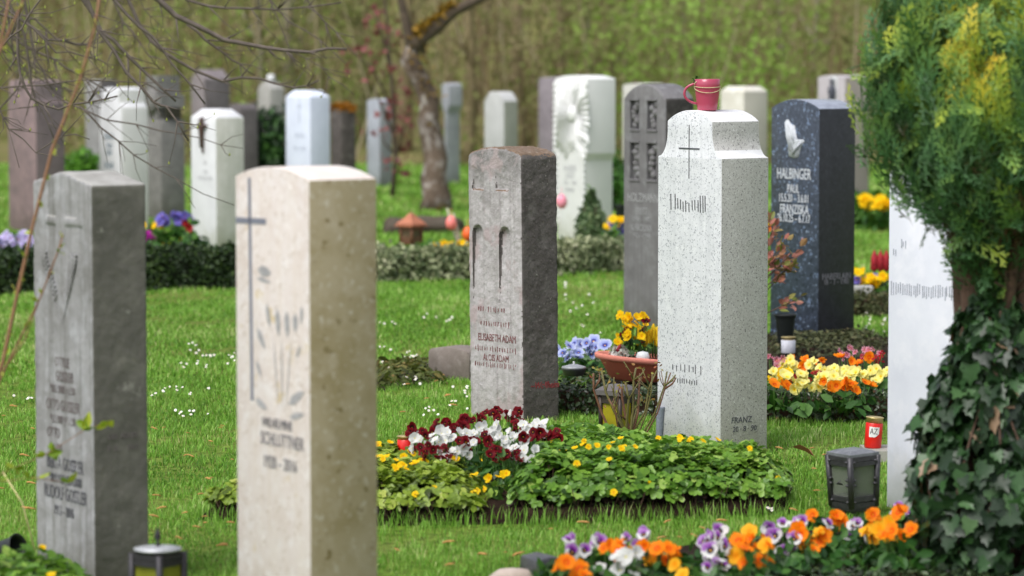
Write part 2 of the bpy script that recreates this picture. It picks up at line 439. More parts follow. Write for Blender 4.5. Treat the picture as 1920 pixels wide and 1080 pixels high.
soil = plain('bed_soil', lin(40, 30, 23), 1.0, bump=1.0, bscale=45, var=.5, spec=.1)
def bed_soil(name, poly, h, label=None):
    mb = MB(); n = len(poly); c = np.mean(poly, 0)
    V = [(x, y, -.01) for x, y in poly] + [(c[0] + (x - c[0]) * .93, c[1] + (y - c[1]) * .93, h) for x, y in poly] + [(c[0], c[1], h * 1.25)]
    f = [(i, (i + 1) % n, n + (i + 1) % n, n + i) for i in range(n)] + [(n + i, n + (i + 1) % n, 2 * n) for i in range(n)]
    mb.add(V, f, smooth=True)
    return tag(mb.build(name, soil), kind='structure')
bed_soil('bed_soil', SOIL, .05); bed_soil('bed_soil', FRONT_BED, .03); bed_soil('bed_soil', ROW2_BED, .05)

# ------------------------------------------------------------------ grass
grass_mat = ramp_mat('grass_blade', [(0, lin(80, 122, 38)), (.4, lin(122, 172, 60)), (.75, lin(154, 196, 88)), (1, lin(204, 210, 144))], rough=.45, trans=.35, spec=.3)
def grass():
    mb = MB()
    tv = [(-.5, 0, 0), (.5, 0, 0), (.38, .16, .5), (-.38, .16, .5), (0, .55, .93)]
    tf = [(0, 1, 2, 3), (3, 2, 4)]
    for (d0, d1, dens, wd, ln) in ((8.2, 12.0, 6500, .0034, .027), (12.0, 16.0, 5200, .0044, .026), (16, 23, 2100, .0075, .029), (23, 34, 560, .015, .04), (34, 47, 200, .026, .05)):
        area = .48 * (d0 + d1) / 2 * (d1 - d0) * 1.1
        n = int(area * dens); d = np.sqrt(rng.uniform(d0 ** 2, d1 ** 2, n)); x = rng.uniform(-.25, .25, n) * d
        p = np.stack([x, d, np.zeros(n)], 1)
        k = np.ones(n, bool)
        for poly in (SOIL, FRONT_BED, ROW2_BED): k &= ~inpoly(p[:, :2], poly)
        big = clump(p[:, :2], 1.3, 3); sm = clump(p[:, :2], 7.0, 4)
        thin = clump(p[:, :2], 2.3, 11) + .3 * clump(p[:, :2], 9, 12) > .62
        k &= ~(thin & (rng.uniform(size=n) < .8))
        p = p[k]; big = big[k]; sm = sm[k]; n = len(p)
        az = rng.uniform(0, 6.28, n); c, s = np.cos(az), np.sin(az); z = np.zeros(n); o = np.ones(n)
        rot = np.stack([np.stack([c, -s, z], 1), np.stack([s, c, z], 1), np.stack([z, z, o], 1)], 1)
        hgt = ln * rng.uniform(.5, 1.25, n) * (1 + .35 * sm + .15 * big)
        sc = np.stack([wd * rng.uniform(.7, 1.3, n), hgt * rng.uniform(.3, 1.5, n), hgt], 1)
        r = np.clip(.40 + .13 * np.clip(clump(p[:, :2], 1.1, 15) - .1, 0, 1) + .17 * big + .12 * sm + rng.normal(size=n) * .23, 0, 1)
        mb.scatter(tv, tf, p, rot, sc, r, 0, False)
    # longer blades along the edge of the soil beds
    for poly in (SOIL, ROW2_BED, FRONT_BED):
        a = np.array(poly)
        for i in range(len(a)):
            p0, p1 = a[i], a[(i + 1) % len(a)]; L_ = np.linalg.norm(p1 - p0); n = int(L_ * 380)
            t = rng.uniform(0, 1, n)[:, None]; q = p0 + (p1 - p0) * t + rng.normal(size=(n, 2)) * .025
            p = np.concatenate([q, np.zeros((n, 1))], 1)
            az = rng.uniform(0, 6.28, n); c, s = np.cos(az), np.sin(az); z = np.zeros(n); o = np.ones(n)
            rot = np.stack([np.stack([c, -s, z], 1), np.stack([s, c, z], 1), np.stack([z, z, o], 1)], 1)
            hgt = .058 * rng.uniform(.5, 1.4, n)
            mb.scatter(tv, tf, p, rot, np.stack([np.full(n, .0042), hgt * .6, hgt], 1), np.clip(rng.normal(.5, .2, n), 0, 1))
    tag(mb.build('grass', grass_mat), 'short bright green lawn between the grave rows', 'grass', kind='stuff')
grass()

# ------------------------------------------------------------------ headstones
TH = R(55)
CT, ST = math.cos(TH), math.sin(TH)
def arch(W, H, rise, n=12):
    h = W / 2; rr = (h * h + rise * rise) / (2 * rise); a = math.asin(min(1, h / rr))
    return [(rr * math.sin(a - 2 * a * k / n), H + rise - rr + rr * math.cos(a - 2 * a * k / n)) for k in range(n + 1)]
def profile(kind, W, H, rise=.04, z0=-.08, **k):
    h = W / 2; base = [(-h, z0), (h, z0)]
    if kind == 'arch': return base + arch(W, H, rise)
    if kind == 'gable': return base + [(h, H), (0, H + rise), (-h, H)]
    if kind == 'flat': return base + [(h, H), (-h, H)]
    if kind == 'chamfer': c = k['c']; return base + [(h, H - c), (h - c, H), (-h + c, H), (-h, H - c)]
    if kind == 'soft':      # arch with rounded corners
        r = k.get('r', .03); ar = arch(W - 2 * r, H, rise, 10)
        co = [(h - r + r * math.cos(R(a)), H - r + r * math.sin(R(a))) for a in (0, 30, 60)]
        return base + co + ar + [(-x, z) for x, z in co[::-1]]
    if kind == 'shoulder':
        i = k['inset']; zs = k['zs']; zc = k['zc']; hw = h - i
        lip = .006
        cove = [(h, zs)] + [(hw + lip * 0 + i * (1 - math.sin(R(a))), zs + lip + (zc - zs - lip) * (1 - math.cos(R(a)))) for a in range(0, 91, 15)]
        cove = [(h, zs)] + [(h - i * math.sin(R(a)), zs + lip + (zc - zs) * (1 - math.cos(R(a)))) for a in range(0, 91, 15)]
        ar = arch(2 * hw, H, rise)
        return base + cove + ar + [(-x, z) for x, z in cove[::-1]]
    if kind == 'overhang':  # wide upper block on a narrower shaft
        i = k['inset']; zb = k['zb']
        return [(-h + i, z0), (h - i, z0), (h - i, zb - i * 1.6), (h, zb)] + arch(W, H, rise) + [(-h, zb), (-h + i, zb - i * 1.6)]
    if kind == 'stepped':   # shaft, moulded neck, narrower head
        i = k['inset']; zs = k['zs']
        s = [(h, zs), (h - i * .25, zs + .035), (h - i * .8, zs + .06), (h - i, zs + .1)]
        return base + s + arch(W - 2 * i, H, rise) + [(-x, z) for x, z in s[::-1]]
def prism_bm(prof, D, bevel=.005, topbevel=0.0, H=None, seg=2):
    bm = bmesh.new()
    f = [bm.verts.new((x, -D / 2, z)) for x, z in prof]; b = [bm.verts.new((x, D / 2, z)) for x, z in prof]
    bm.faces.new(f); bm.faces.new(b[::-1]); n = len(prof)
    for i in range(n):
        j = (i + 1) % n; bm.faces.new((f[i], b[i], b[j], f[j]))
    bm.normal_update()
    bmesh.ops.recalc_face_normals(bm, faces=bm.faces)
    if topbevel:
        es = [e for e in bm.edges if all(v.co.z > H - .002 for v in e.verts) and e.calc_face_angle(0) > .6]
        bmesh.ops.bevel(bm, geom=es, offset=topbevel, segments=1, affect='EDGES', profile=.5)
    if bevel:
        es = [e for e in bm.edges if e.calc_face_angle(0) > R(24)]
        bmesh.ops.bevel(bm, geom=es, offset=bevel, segments=seg, affect='EDGES', profile=.5)
    return bm
def bm_obj(name, bm, mats, parent=None, assign=None, smooth=True):
    for fc in bm.faces:
        if assign: fc.material_index = assign(fc)
    me = bpy.data.meshes.new(name); bm.to_mesh(me); bm.free()
    for m in mats: me.materials.append(m)
    o = bpy.data.objects.new(name, me); COL.objects.link(o); o.parent = parent
    if smooth:
        for p in me.polygons: p.use_smooth = True
        try: me.set_sharp_from_angle(angle=R(35))
        except Exception: pass
    return o
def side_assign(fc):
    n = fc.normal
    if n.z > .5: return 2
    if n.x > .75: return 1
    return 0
class Stone: pass
def headstone(label, xl, xc, xr, yb, ytop, mats, kind='arch', bevel=.005, topbevel=0.0, lean=0.0, group=None, d=None, W=None, D=None, seg=2, cat='headstone', body='slab', **k):
    if d is None: d = G(xc, yb).y
    zm = .7
    cx = XW(xc, d, zm)
    def solve(sgn, px):      # size along an axis so that the far corner projects to px
        ax = (-CT, ST) if sgn < 0 else (ST, CT)
        lo, hi = 0.02, 2.0
        for _ in range(40):
            m = (lo + hi) / 2
            X = cx + ax[0] * m; Y = d + ax[1] * m
            u = 960 + X / (Y * CP - (zm - HC) * SP) * F
            if (u > px) == (sgn < 0): lo = m
            else: hi = m
        return lo
    W = W or solve(-1, xl); D = D or solve(1, xr)
    H = P(xc, ytop, d).z
    for kk in ('zs', 'zc', 'zb'):
        if kk in k and k[kk] > 10: k[kk] = P(xc, k[kk], d).z
    ctr = (cx - W / 2 * CT + D / 2 * ST, d + W / 2 * ST + D / 2 * CT, 0)
    root = empty('headstone', ctr, -TH, label, cat, group)
    if lean: root.rotation_euler = (0, R(lean), -TH)
    if not isinstance(mats, (list, tuple)): mats = [mats]
    if len(mats) == 1: mats = mats * 3
    elif len(mats) == 2: mats = [mats[0], mats[1], mats[0]]
    bm = prism_bm(profile(kind, W, H, **k), D, bevel, topbevel, H, seg)
    s = Stone(); s.root = root; s.W = W; s.D = D; s.H = H; s.d = d; s.xc = xc
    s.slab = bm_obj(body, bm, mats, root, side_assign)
    s.zpx = lambda y: P(xc, y, d).z
    s.fx = lambda px: W / 2 - W * (xc - px) / (xc - xl)      # front face column -> local x
    s.sy = lambda px: -D / 2 + D * (px - xc) / (xr - xc)
    return s

DG = None
def text_into(mb, txt, x, z, size, sx=0.8, front=None, side=None, proud=.0012, shear=0.0, mat=0, fy=0.0):
    """lettering on a face: front = D of the stone, side = W of the stone"""
    cu = bpy.data.curves.new('t', 'FONT'); cu.body = txt; cu.size = size; cu.align_x = 'CENTER'; cu.align_y = 'CENTER'; cu.extrude = .0008; cu.shear = shear; cu.resolution_u = 3
    o = bpy.data.objects.new('t', cu); COL.objects.link(o)
    dg = bpy.context.evaluated_depsgraph_get(); me = bpy.data.meshes.new_from_object(o.evaluated_get(dg))
    V = np.zeros(len(me.vertices) * 3); me.vertices.foreach_get('co', V); V = V.reshape(-1, 3)
    fc = [tuple(p.vertices) for p in me.polygons]
    bpy.data.objects.remove(o); bpy.data.curves.remove(cu); bpy.data.meshes.remove(me)
    if not len(V): return
    if front is not None: Q = np.stack([V[:, 0] * sx + x, -front / 2 - proud - V[:, 2], V[:, 1] + z], 1)
    else: Q = np.stack([side / 2 + proud + V[:, 2], V[:, 0] * sx + x, V[:, 1] + z], 1)
    mb.add(Q, fc, mat)
def bars_into(mb, s, items, mat=0, th=.0015, side=False):
    """thin raised strokes given in photo pixels (x0,y0,x1,y1,width_m)"""
    for x0, y0, x1, y1, wd in items:
        a = Vector((s.fx(x0), 0, s.zpx(y0))); b = Vector((s.fx(x1), 0, s.zpx(y1)))
        t = (b - a); n = Vector((-t.z, 0, t.x)).normalized() * wd / 2
        y0_, y1_ = -s.D / 2 - th, -s.D / 2 + .002
        q = [a - n, a + n, b + n, b - n]
        mb.add([(p.x, y0_, p.z) for p in q] + [(p.x, y1_, p.z) for p in q], [(0, 1, 2, 3), (4, 7, 6, 5), (0, 4, 5, 1), (1, 5, 6, 2), (2, 6, 7, 3), (3, 7, 4, 0)], mat)
def lines(s, mat, rows, side=False, sx=.8, shear=0.0, proud=.0012, name=None):
    for t_, y, sz, x in rows:
        mb = MB()
        if side: text_into(mb, t_, s.sy(x), s.zpx(y), sz, sx, side=s.W, shear=shear, proud=proud)
        else: text_into(mb, t_, s.fx(x), s.zpx(y), sz, sx, front=s.D, shear=shear, proud=proud)
        mb.build(name or ('side_inscription' if side else 'inscription'), [mat], s.root)
def carve(o, cutters):
    for c in cutters:
        m = o.modifiers.new('b', 'BOOLEAN'); m.operation = 'DIFFERENCE'; m.object = c; m.solver = 'EXACT'
    dg = bpy.context.evaluated_depsgraph_get(); dg.update()
    me = bpy.data.meshes.new_from_object(o.evaluated_get(dg)); o.modifiers.clear()
    old = o.data; o.data = me
    for c in cutters: bpy.data.objects.remove(c)
    for p in me.polygons: p.use_smooth = True
    try: me.set_sharp_from_angle(angle=R(35))
    except Exception: pass

def weather(o, mats_assign, vox, amp, scale):
    rm = o.modifiers.new('r', 'REMESH'); rm.mode = 'VOXEL'; rm.voxel_size = vox
    for a_, sc_ in ((amp, scale), (amp * .6, scale * .3)):
        tx = bpy.data.textures.new('pits', 'CLOUDS'); tx.noise_scale = sc_; tx.noise_depth = 3
        dm_ = o.modifiers.new('d', 'DISPLACE'); dm_.texture = tx; dm_.strength = a_; dm_.mid_level = .5; dm_.texture_coords = 'LOCAL'
    dg = bpy.context.evaluated_depsgraph_get(); dg.update()
    me = bpy.data.meshes.new_from_object(o.evaluated_get(dg)); o.modifiers.clear(); ms = list(o.data.materials)
    o.data = me; me.materials.clear()
    for m in ms: me.materials.append(m)
    for p in me.polygons: p.material_index = mats_assign(p); p.use_smooth = True
# --- 1 near grey stone
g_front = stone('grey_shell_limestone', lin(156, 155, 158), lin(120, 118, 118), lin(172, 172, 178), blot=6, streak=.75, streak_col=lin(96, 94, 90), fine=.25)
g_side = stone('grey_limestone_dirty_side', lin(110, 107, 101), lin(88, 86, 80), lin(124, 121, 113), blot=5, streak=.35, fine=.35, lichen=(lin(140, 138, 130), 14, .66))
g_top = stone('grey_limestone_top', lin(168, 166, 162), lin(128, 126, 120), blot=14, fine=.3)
ink_grey = plain('faded_lettering', lin(112, 104, 104), .9, var=.15)
ink_dark = plain('dark_lettering', lin(82, 82, 88), .8, var=.15)
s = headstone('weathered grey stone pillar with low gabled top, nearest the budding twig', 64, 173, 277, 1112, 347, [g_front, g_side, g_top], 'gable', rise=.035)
def cutbox(parent_stone, x0, x1, z0, z1, depth, tilt=0.0, archtop=False):
    w_ = x1 - x0; pr = [(-w_ / 2, z0), (w_ / 2, z0)]
    if archtop:
        r_ = w_ / 2; pr += [(r_ * math.cos(R(a)), z1 - r_ + r_ * math.sin(R(a))) for a in range(0, 181, 20)]
    else: pr += [(w_ / 2, z1), (-w_ / 2, z1)]
    bm = bmesh.new(); f = []; b = []
    for x, z in pr:
        tt = (z - z0) / (z1 - z0)
        dd = depth * (tt if tilt > 0 else (1 - tt) if tilt < 0 else 1.0) + .0004
        f.append(bm.verts.new((x, -.05, z))); b.append(bm.verts.new((x, dd, z)))
    bm.faces.new(f); bm.faces.new(b[::-1]); n = len(pr)
    for i in range(n): bm.faces.new((f[i], b[i], b[(i + 1) % n], f[(i + 1) % n]))
    bmesh.ops.recalc_face_normals(bm, faces=bm.faces)
    me = bpy.data.meshes.new('cut'); bm.to_mesh(me); bm.free()
    o = bpy.data.objects.new('cut', me); COL.objects.link(o); o.parent = parent_stone.root
    o.location = ((x0 + x1) / 2, -parent_stone.D / 2, 0)
    bpy.context.view_layer.update()
    return o
cs = []
for x0, x1, y0, y1 in ((88, 109, 330, 415), (121, 146, 330, 415)):
    cs.append(cutbox(s, s.fx(x0), s.fx(x1), s.zpx(y1), s.zpx(y0), .005, -1))
for x0, x1, y0, y1 in ((86, 109, 425, 640), (121, 158, 425, 640)):
    cs.append(cutbox(s, s.fx(x0), s.fx(x1), s.zpx(y1), s.zpx(y0), .006, 1))
carve(s.slab, cs)
weather(s.slab, side_assign, .006, .005, .05)
mb = MB()   # ears of wheat carved beside the cross
for (xa, ya, xb, yb_) in ((118, 615, 84, 490), (118, 615, 140, 490)):
    mb = MB()
    bars_into(mb, s, [(xa, ya, xa + (xb - xa) * .7, yb_ + 60, .005), (xa + (xb - xa) * .7, yb_ + 60, xb, yb_, .005)])
    for i in range(11):
        t = .35 + i * .062
        px, py = xa + (xb - xa) * min(1, t * 1.12), ya + (yb_ - ya) * t
        for sg in (-1, 1):
            bars_into(mb, s, [(px, py, px + sg * 5.0, py - 13, .008)], th=.003)
    mb.build('wheat_relief', [g_front], s.root)
lines(s, ink_grey, (('OTTILIE', 690, .044, 118), ('GOSSLER', 717, .046, 122), ('*20.1.1848 †1.1.90', 742, .036, 118), ('OTTO GOSSLER', 773, .050, 118), ('*3.1.1909 †15.1.91', 800, .036, 118),
                     ('OTTO', 827, .048, 100), ('*1.1.1941', 854, .036, 105)), sx=.62)
lines(s, ink_dark, (('BERTA GOSSLER', 884, .056, 121), ('*30.9.1923 †25.4.2008', 913, .040, 121), ('RUDOLF GOSSLER', 941, .058, 121), ('1913 – 2016', 974, .044, 118)), sx=.6)
lines(s, ink_grey, [('GEB. ADLER', 822, .024, 228), ('7 · 8      1917', 845, .024, 228)], side=True)

# --- 2 beige stone
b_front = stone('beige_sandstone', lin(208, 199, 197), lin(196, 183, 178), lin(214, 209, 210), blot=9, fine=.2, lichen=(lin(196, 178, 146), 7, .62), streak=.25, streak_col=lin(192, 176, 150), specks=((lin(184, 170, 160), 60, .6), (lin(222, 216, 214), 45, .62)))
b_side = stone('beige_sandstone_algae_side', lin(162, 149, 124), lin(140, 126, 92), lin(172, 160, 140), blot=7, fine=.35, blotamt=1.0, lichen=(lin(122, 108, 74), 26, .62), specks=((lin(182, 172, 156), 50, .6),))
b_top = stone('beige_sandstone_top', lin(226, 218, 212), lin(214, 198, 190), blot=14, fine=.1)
lead = plain('blue_grey_inlay', lin(120, 122, 138), .6, var=.1)
s = headstone('pale beige sandstone pillar with arched white top, blue grey cross at its left edge', 443, 581, 708, 1240, 338, [b_front, b_side, b_top], 'arch', rise=.03)
mb = MB(); bars_into(mb, s, [(471, 340, 474, 770, .014), (445, 424, 502, 422, .016)]); mb.build('cross', [lead], s.root)
gmot = plain('grey_motif', lin(158, 156, 160), .8, var=.15)
def leafstroke(x0, y0, x1, y1, wd):
    a = Vector((s.fx(x0), 0, s.zpx(y0))); b = Vector((s.fx(x1), 0, s.zpx(y1))); t = b - a; n = Vector((-t.z, 0, t.x)).normalized() * wd / 2
    V = [(p.x, -s.D / 2 - .0012, p.z) for p in (a, a + t * .3 + n, a + t * .7 + n * .8, b, a + t * .7 - n * .8, a + t * .3 - n)]
    mb.add(V, [(0, 1, 2, 3, 4, 5)])
for q_ in ((486, 516, 512, 520, .03), (484, 532, 512, 538, .012), (503, 578, 508, 625, .02), (522, 585, 525, 640, .026), (540, 588, 541, 640, .028), (556, 590, 555, 628, .026), (568, 575, 566, 610, .016), (484, 628, 500, 668, .024), (482, 690, 492, 722, .016), (565, 650, 557, 676, .012),
           (480, 765, 503, 782, .022), (542, 765, 572, 735, .026), (544, 790, 572, 778, .018), (530, 640, 531, 780, .006), (515, 640, 524, 780, .005), (548, 640, 537, 780, .005)):
    mb = MB(); leafstroke(*q_); mb.build('motif_leaf', [gmot], s.root)
lines(s, plain('grey_lettering', lin(110, 108, 114), .8, var=.15), (('WILHELMINE', 807, .037, 521), ('SCHLUTTNER', 838, .050, 530), ('1920 – 2016', 882, .048, 526)), sx=.74)

# --- 3 mossy stone
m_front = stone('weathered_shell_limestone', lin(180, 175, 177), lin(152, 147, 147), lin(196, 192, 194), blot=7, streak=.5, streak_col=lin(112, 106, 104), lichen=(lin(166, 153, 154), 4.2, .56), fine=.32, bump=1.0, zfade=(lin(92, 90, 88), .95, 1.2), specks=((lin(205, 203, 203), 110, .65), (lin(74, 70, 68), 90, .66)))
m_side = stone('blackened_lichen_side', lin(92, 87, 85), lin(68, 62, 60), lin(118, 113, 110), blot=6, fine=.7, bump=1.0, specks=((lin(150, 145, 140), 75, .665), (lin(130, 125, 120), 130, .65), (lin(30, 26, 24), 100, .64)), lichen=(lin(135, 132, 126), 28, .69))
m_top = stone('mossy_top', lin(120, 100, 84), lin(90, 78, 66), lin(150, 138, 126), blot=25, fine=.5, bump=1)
s = headstone('mossy grey stone pillar with four carved hollows forming a cross, blackened right side', 881, 981, 1050, 793, 287, [m_front, m_side, m_top], 'soft', rise=.022, r=.03, bevel=.012, seg=3, lean=-1.0)
cs = []
for x0, x1, y0, y1 in ((890, 912, 315, 361), (934, 957, 312, 361)): cs.append(cutbox(s, s.fx(x0), s.fx(x1), s.zpx(y1), s.zpx(y0), .014, -1))
for x0, x1, y0, y1 in ((889, 909, 427, 600), (939, 960, 429, 600)): cs.append(cutbox(s, s.fx(x0), s.fx(x1), s.zpx(y1), s.zpx(y0), .026, 1, True))
carve(s.slab, cs)
weather(s.slab, side_assign, .0055, .008, .035)
red_ink = plain('faded_red_lettering', lin(122, 82, 82), .9, var=.2)
lines(s, red_ink, (('ELISABETH ADAM', 641, .047, 934), ('ALOIS ADAM', 679, .043, 932)), sx=.8)
for y, x0, x1, n_ in ((587, 900, 952, 11), (614, 905, 960, 12), (662, 893, 972, 17), (692, 893, 972, 19)):
    mb = MB()
    for i in range(n_):
        x = x0 + (x1 - x0) * i / n_ + random.uniform(-1, 1); hh = random.uniform(3, 6)
        bars_into(mb, s, [(x, y - hh, x + random.uniform(-.6, .6), y + hh, .0045)])
    mb.build('inscription', [red_ink], s.root)
mb = MB(); text_into(mb, '~Wolfheim', s.sy(1022), s.zpx(727), .042, .8, side=s.W, shear=.3)
mb.build('side_inscription', [plain('red_signature', lin(140, 48, 52), .8)], s.root)

# --- 4 white granite
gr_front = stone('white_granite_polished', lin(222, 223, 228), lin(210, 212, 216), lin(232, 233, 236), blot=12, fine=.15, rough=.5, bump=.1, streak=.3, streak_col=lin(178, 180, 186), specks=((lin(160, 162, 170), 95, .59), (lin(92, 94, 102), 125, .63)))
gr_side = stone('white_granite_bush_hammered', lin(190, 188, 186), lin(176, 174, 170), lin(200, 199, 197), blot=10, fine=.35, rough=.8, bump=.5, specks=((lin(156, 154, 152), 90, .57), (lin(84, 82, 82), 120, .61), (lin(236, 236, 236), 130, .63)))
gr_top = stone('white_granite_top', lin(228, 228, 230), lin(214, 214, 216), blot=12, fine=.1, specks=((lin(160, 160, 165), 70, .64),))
s = headstone('white speckled granite pillar with curved shoulders carrying the pink mug', 1233, 1352, 1440, 856, 229, [gr_front, gr_side, gr_top], 'shoulder', rise=.045, inset=.062, zs=300, zc=252, bevel=.004)
GRANITE = s
dark_line = plain('engraved_line', lin(78, 80, 84), .8, var=.1)
mb = MB(); bars_into(mb, s, [(1292, 236, 1292, 338, .0045), (1273, 281, 1311, 281, .006)]); mb.build('cross', [dark_line], s.root)
mb = MB()
for i, x in enumerate((1258, 1266, 1271, 1276, 1281, 1286, 1292, 1298, 1303, 1309, 1313, 1318, 1322)):
    h0 = 369 if i < 2 or i > 9 else random.uniform(376, 385)
    bars_into(mb, s, [(x, h0, x + .5, random.uniform(396, 402), .005)])
mb.build('inscription', [dark_line], s.root); mb = MB()
for i in range(8): 
    x = 1262 + i * 7.5 + random.uniform(-2, 2); bars_into(mb, s, [(x, random.uniform(690, 696), x, random.uniform(704, 708), .004)])
mb.build('inscription', [dark_line], s.root); mb = MB()
for i in range(11):
    x = 1262 + i * 4.6 + random.uniform(-1, 1); bars_into(mb, s, [(x, random.uniform(718, 722), x, random.uniform(727, 730), .004)])
mb.build('inscription', [dark_line], s.root)
lines(s, dark_line, [('FRANZ', 791, .036, 1391), ('20 · 8 · 90', 808, .032, 1397)], side=True, sx=.95, shear=.1)

# pink mug on top
mugm = plain('pink_glaze', lin(178, 72, 97), .22, var=.04, bscale=8)
mg = P(1326, 205, s.d + .2); topz = s.H + .045
mug = empty('mug', (mg.x, mg.y, topz - .001), 0, 'pink mug with a twine bow standing on the white granite stone', 'mug')
k = (s.d + .2) / F
mb = MB(); r0, r1, hm_ = 18.5 * k, 24.0 * k, 58 * k
mb.lathe([(0, 0), (r0 * .93, 0), (r0, .004), (r0 + (r1 - r0) * .55, hm_ * .4), (r1 * .985, hm_ * .8), (r1, hm_), (r1 - .004, hm_ + .001), (r1 - .006, hm_ - .006), (r0 * .85, .012), (0, .010)], 32)
mb.build('cup', [mugm], mug)
mb = MB(); hp = []
for i in range(13):
    t = i / 12; a = R(70 + 220 * t)
    hp.append((-r1 * .93 - 24 * k * max(0, -math.cos(a)) - (-.004 if 0 < i < 12 else 0) + (r1 - r0) * .5 * t, -.004, hm_ * .56 + hm_ * .30 * math.sin(a) - .006 * t))
mb.tube(hp, [.0052] * 13, 8); mb.build('handle', [mugm], mug)
twine = plain('twine', lin(205, 190, 150), .9, var=.2)
mb = MB()
for zz, sag in ((hm_ * .78, .006), (hm_ * .74, .022)):
    mb.tube([((r1 + .002) * math.cos(a) * .985, (r1 + .002) * math.sin(a), zz - sag * max(0, math.sin(R(180) + a) if True else 0) * (1 if a > math.pi else 0)) for a in np.linspace(0, 2 * math.pi, 36)], .0016, 5)
mb.tube([(-r1 * .9, -.012, hm_ * .78), (-r1 * 1.05, -.022, hm_ * .86), (-r1 * .8, -.025, hm_ * .95)], .002, 5)
mb.build('twine', [twine], mug)
mb = MB(); n = 26
pp = np.array([[-r1 * .9, -.008, hm_]] * n) + rng.normal(size=(n, 3)) * [.007, .006, .006]
mb.scatter(*QUADLEAF, pp, rot_from_normal(rng.normal(size=(n, 3))), np.full(n, .014), rng.uniform(0, 1, n)); mb.build('moss_sprig', [leaf_pansy], mug)

# --- 5 dark blue granite
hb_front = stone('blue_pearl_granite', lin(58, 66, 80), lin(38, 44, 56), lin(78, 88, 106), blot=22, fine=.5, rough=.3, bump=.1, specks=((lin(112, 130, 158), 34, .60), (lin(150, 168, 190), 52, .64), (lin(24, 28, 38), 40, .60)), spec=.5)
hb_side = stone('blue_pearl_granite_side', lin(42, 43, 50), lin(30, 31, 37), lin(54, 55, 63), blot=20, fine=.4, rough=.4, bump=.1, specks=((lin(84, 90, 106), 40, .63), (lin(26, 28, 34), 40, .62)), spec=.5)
hb_top_lit = stone('blue_pearl_top_lit', lin(150, 156, 170), lin(120, 126, 140), blot=20, fine=.2, rough=.25, spec=.6)  # paler copy of the dark granite, painting the bright light on its top
s = headstone('dark blue speckled granite pillar with praying hands and white lettering', 1445, 1535, 1603, 656, 204, [hb_front, hb_side, hb_top_lit], 'arch', rise=.05)
HALB = s
wht = plain('white_lettering', lin(212, 216, 222), .7, var=.06)
lines(s, wht, (('HALBINGER', 329, .086, 1489), ('PAUL', 357, .068, 1488), ('15.5.20 – 3.6.01', 375, .064, 1489), ('FRANZISKA', 396, .074, 1490), ('26.10.25 – 6.7.17', 413, .064, 1489)), sx=.64, proud=.003)
lines(s, plain('grey_signature', lin(110, 110, 116), .8), [('HABERLAIN', 520, .05, 1569), ('18 – 3 – 1981', 530.5, .042, 1569)], side=True)
mb = MB()   # hands: palms pressed together, fingers up
hand = [(1473, 226), (1477, 225), (1482, 233), (1486, 236), (1489, 235), (1494, 262), (1497, 268), (1506, 263), (1508, 266), (1503, 275), (1500, 285), (1497, 297), (1487, 299), (1480, 296), (1478, 272), (1473, 250)]
hc_ = np.mean(hand, 0)
o_ = [(s.fx(x), s.zpx(y)) for x, y in hand]; cc = (s.fx(hc_[0]), s.zpx(hc_[1])); nH = len(hand)
V = [(x, -s.D / 2 + .002, z) for x, z in o_] + [(cc[0] + (x - cc[0]) * .9, -s.D / 2 - .010, cc[1] + (z - cc[1]) * .93) for x, z in o_] + [(cc[0] + (x - cc[0]) * .45, -s.D / 2 - .020, cc[1] + (z - cc[1]) * .6) for x, z in o_]
f_ = []
for r_ in (0, 1): f_ += [(r_ * nH + i, r_ * nH + (i + 1) % nH, (r_ + 1) * nH + (i + 1) % nH, (r_ + 1) * nH + i) for i in range(nH)]
f_.append(tuple(range(2 * nH, 3 * nH)))
mb.add(V, f_, smooth=True)
for xa, ya, xb, yb_ in ((1475, 230, 1487, 285), (1480, 234, 1491, 284), (1486, 240, 1493, 270), (1504, 268, 1490, 290)):
    a = (s.fx(xa), s.zpx(ya)); b = (s.fx(xb), s.zpx(yb_))
    mb.tube([(a[0], -s.D / 2 - .010, a[1]), ((a[0] + b[0]) / 2, -s.D / 2 - .020, (a[1] + b[1]) / 2), (b[0], -s.D / 2 - .015, b[1])], [.006, .009, .008], 6)
mb.build('praying_hands_relief', [plain('pale_relief', lin(188, 192, 198), .7, bump=.3, var=.12)], s.root)

# --- 6 near right white stone (left corner known: x=1665, base 950)
wm_ = stone('white_marble', lin(222, 224, 234), lin(208, 210, 222), lin(230, 230, 238), blot=4, fine=.05, rough=.6, bump=.15, lichen=(lin(170, 172, 178), 30, .74))
dl = G(1665, 950).y; nc = (XW(1665, dl) + .5 * CT, dl - .5 * ST)
xc_ = 960 + nc[0] / (nc[1] * CP + (HC - .7) * SP) * F
s = headstone('bluish white marble stone half hidden behind the ivy clad conifer', 1665, xc_, xc_ + 130, 1000, 330, [wm_], 'arch', rise=.04, d=nc[1])
mb = MB()
for x0, y0, y1, n_ in ((1672, 545, 567, 30), (1676, 478, 492, 2), (1690, 462, 474, 3)):
    mb = MB()
    for i in range(n_):
        x = x0 + i * 4.2 + random.uniform(-1, 1)
        bars_into(mb, s, [(x, y0 + random.uniform(-3, 3), x, y1 + random.uniform(-4, 4), .004)])
    mb.build('inscription', [plain('grey_blue_lettering', lin(160, 164, 176), .8)], s.root)

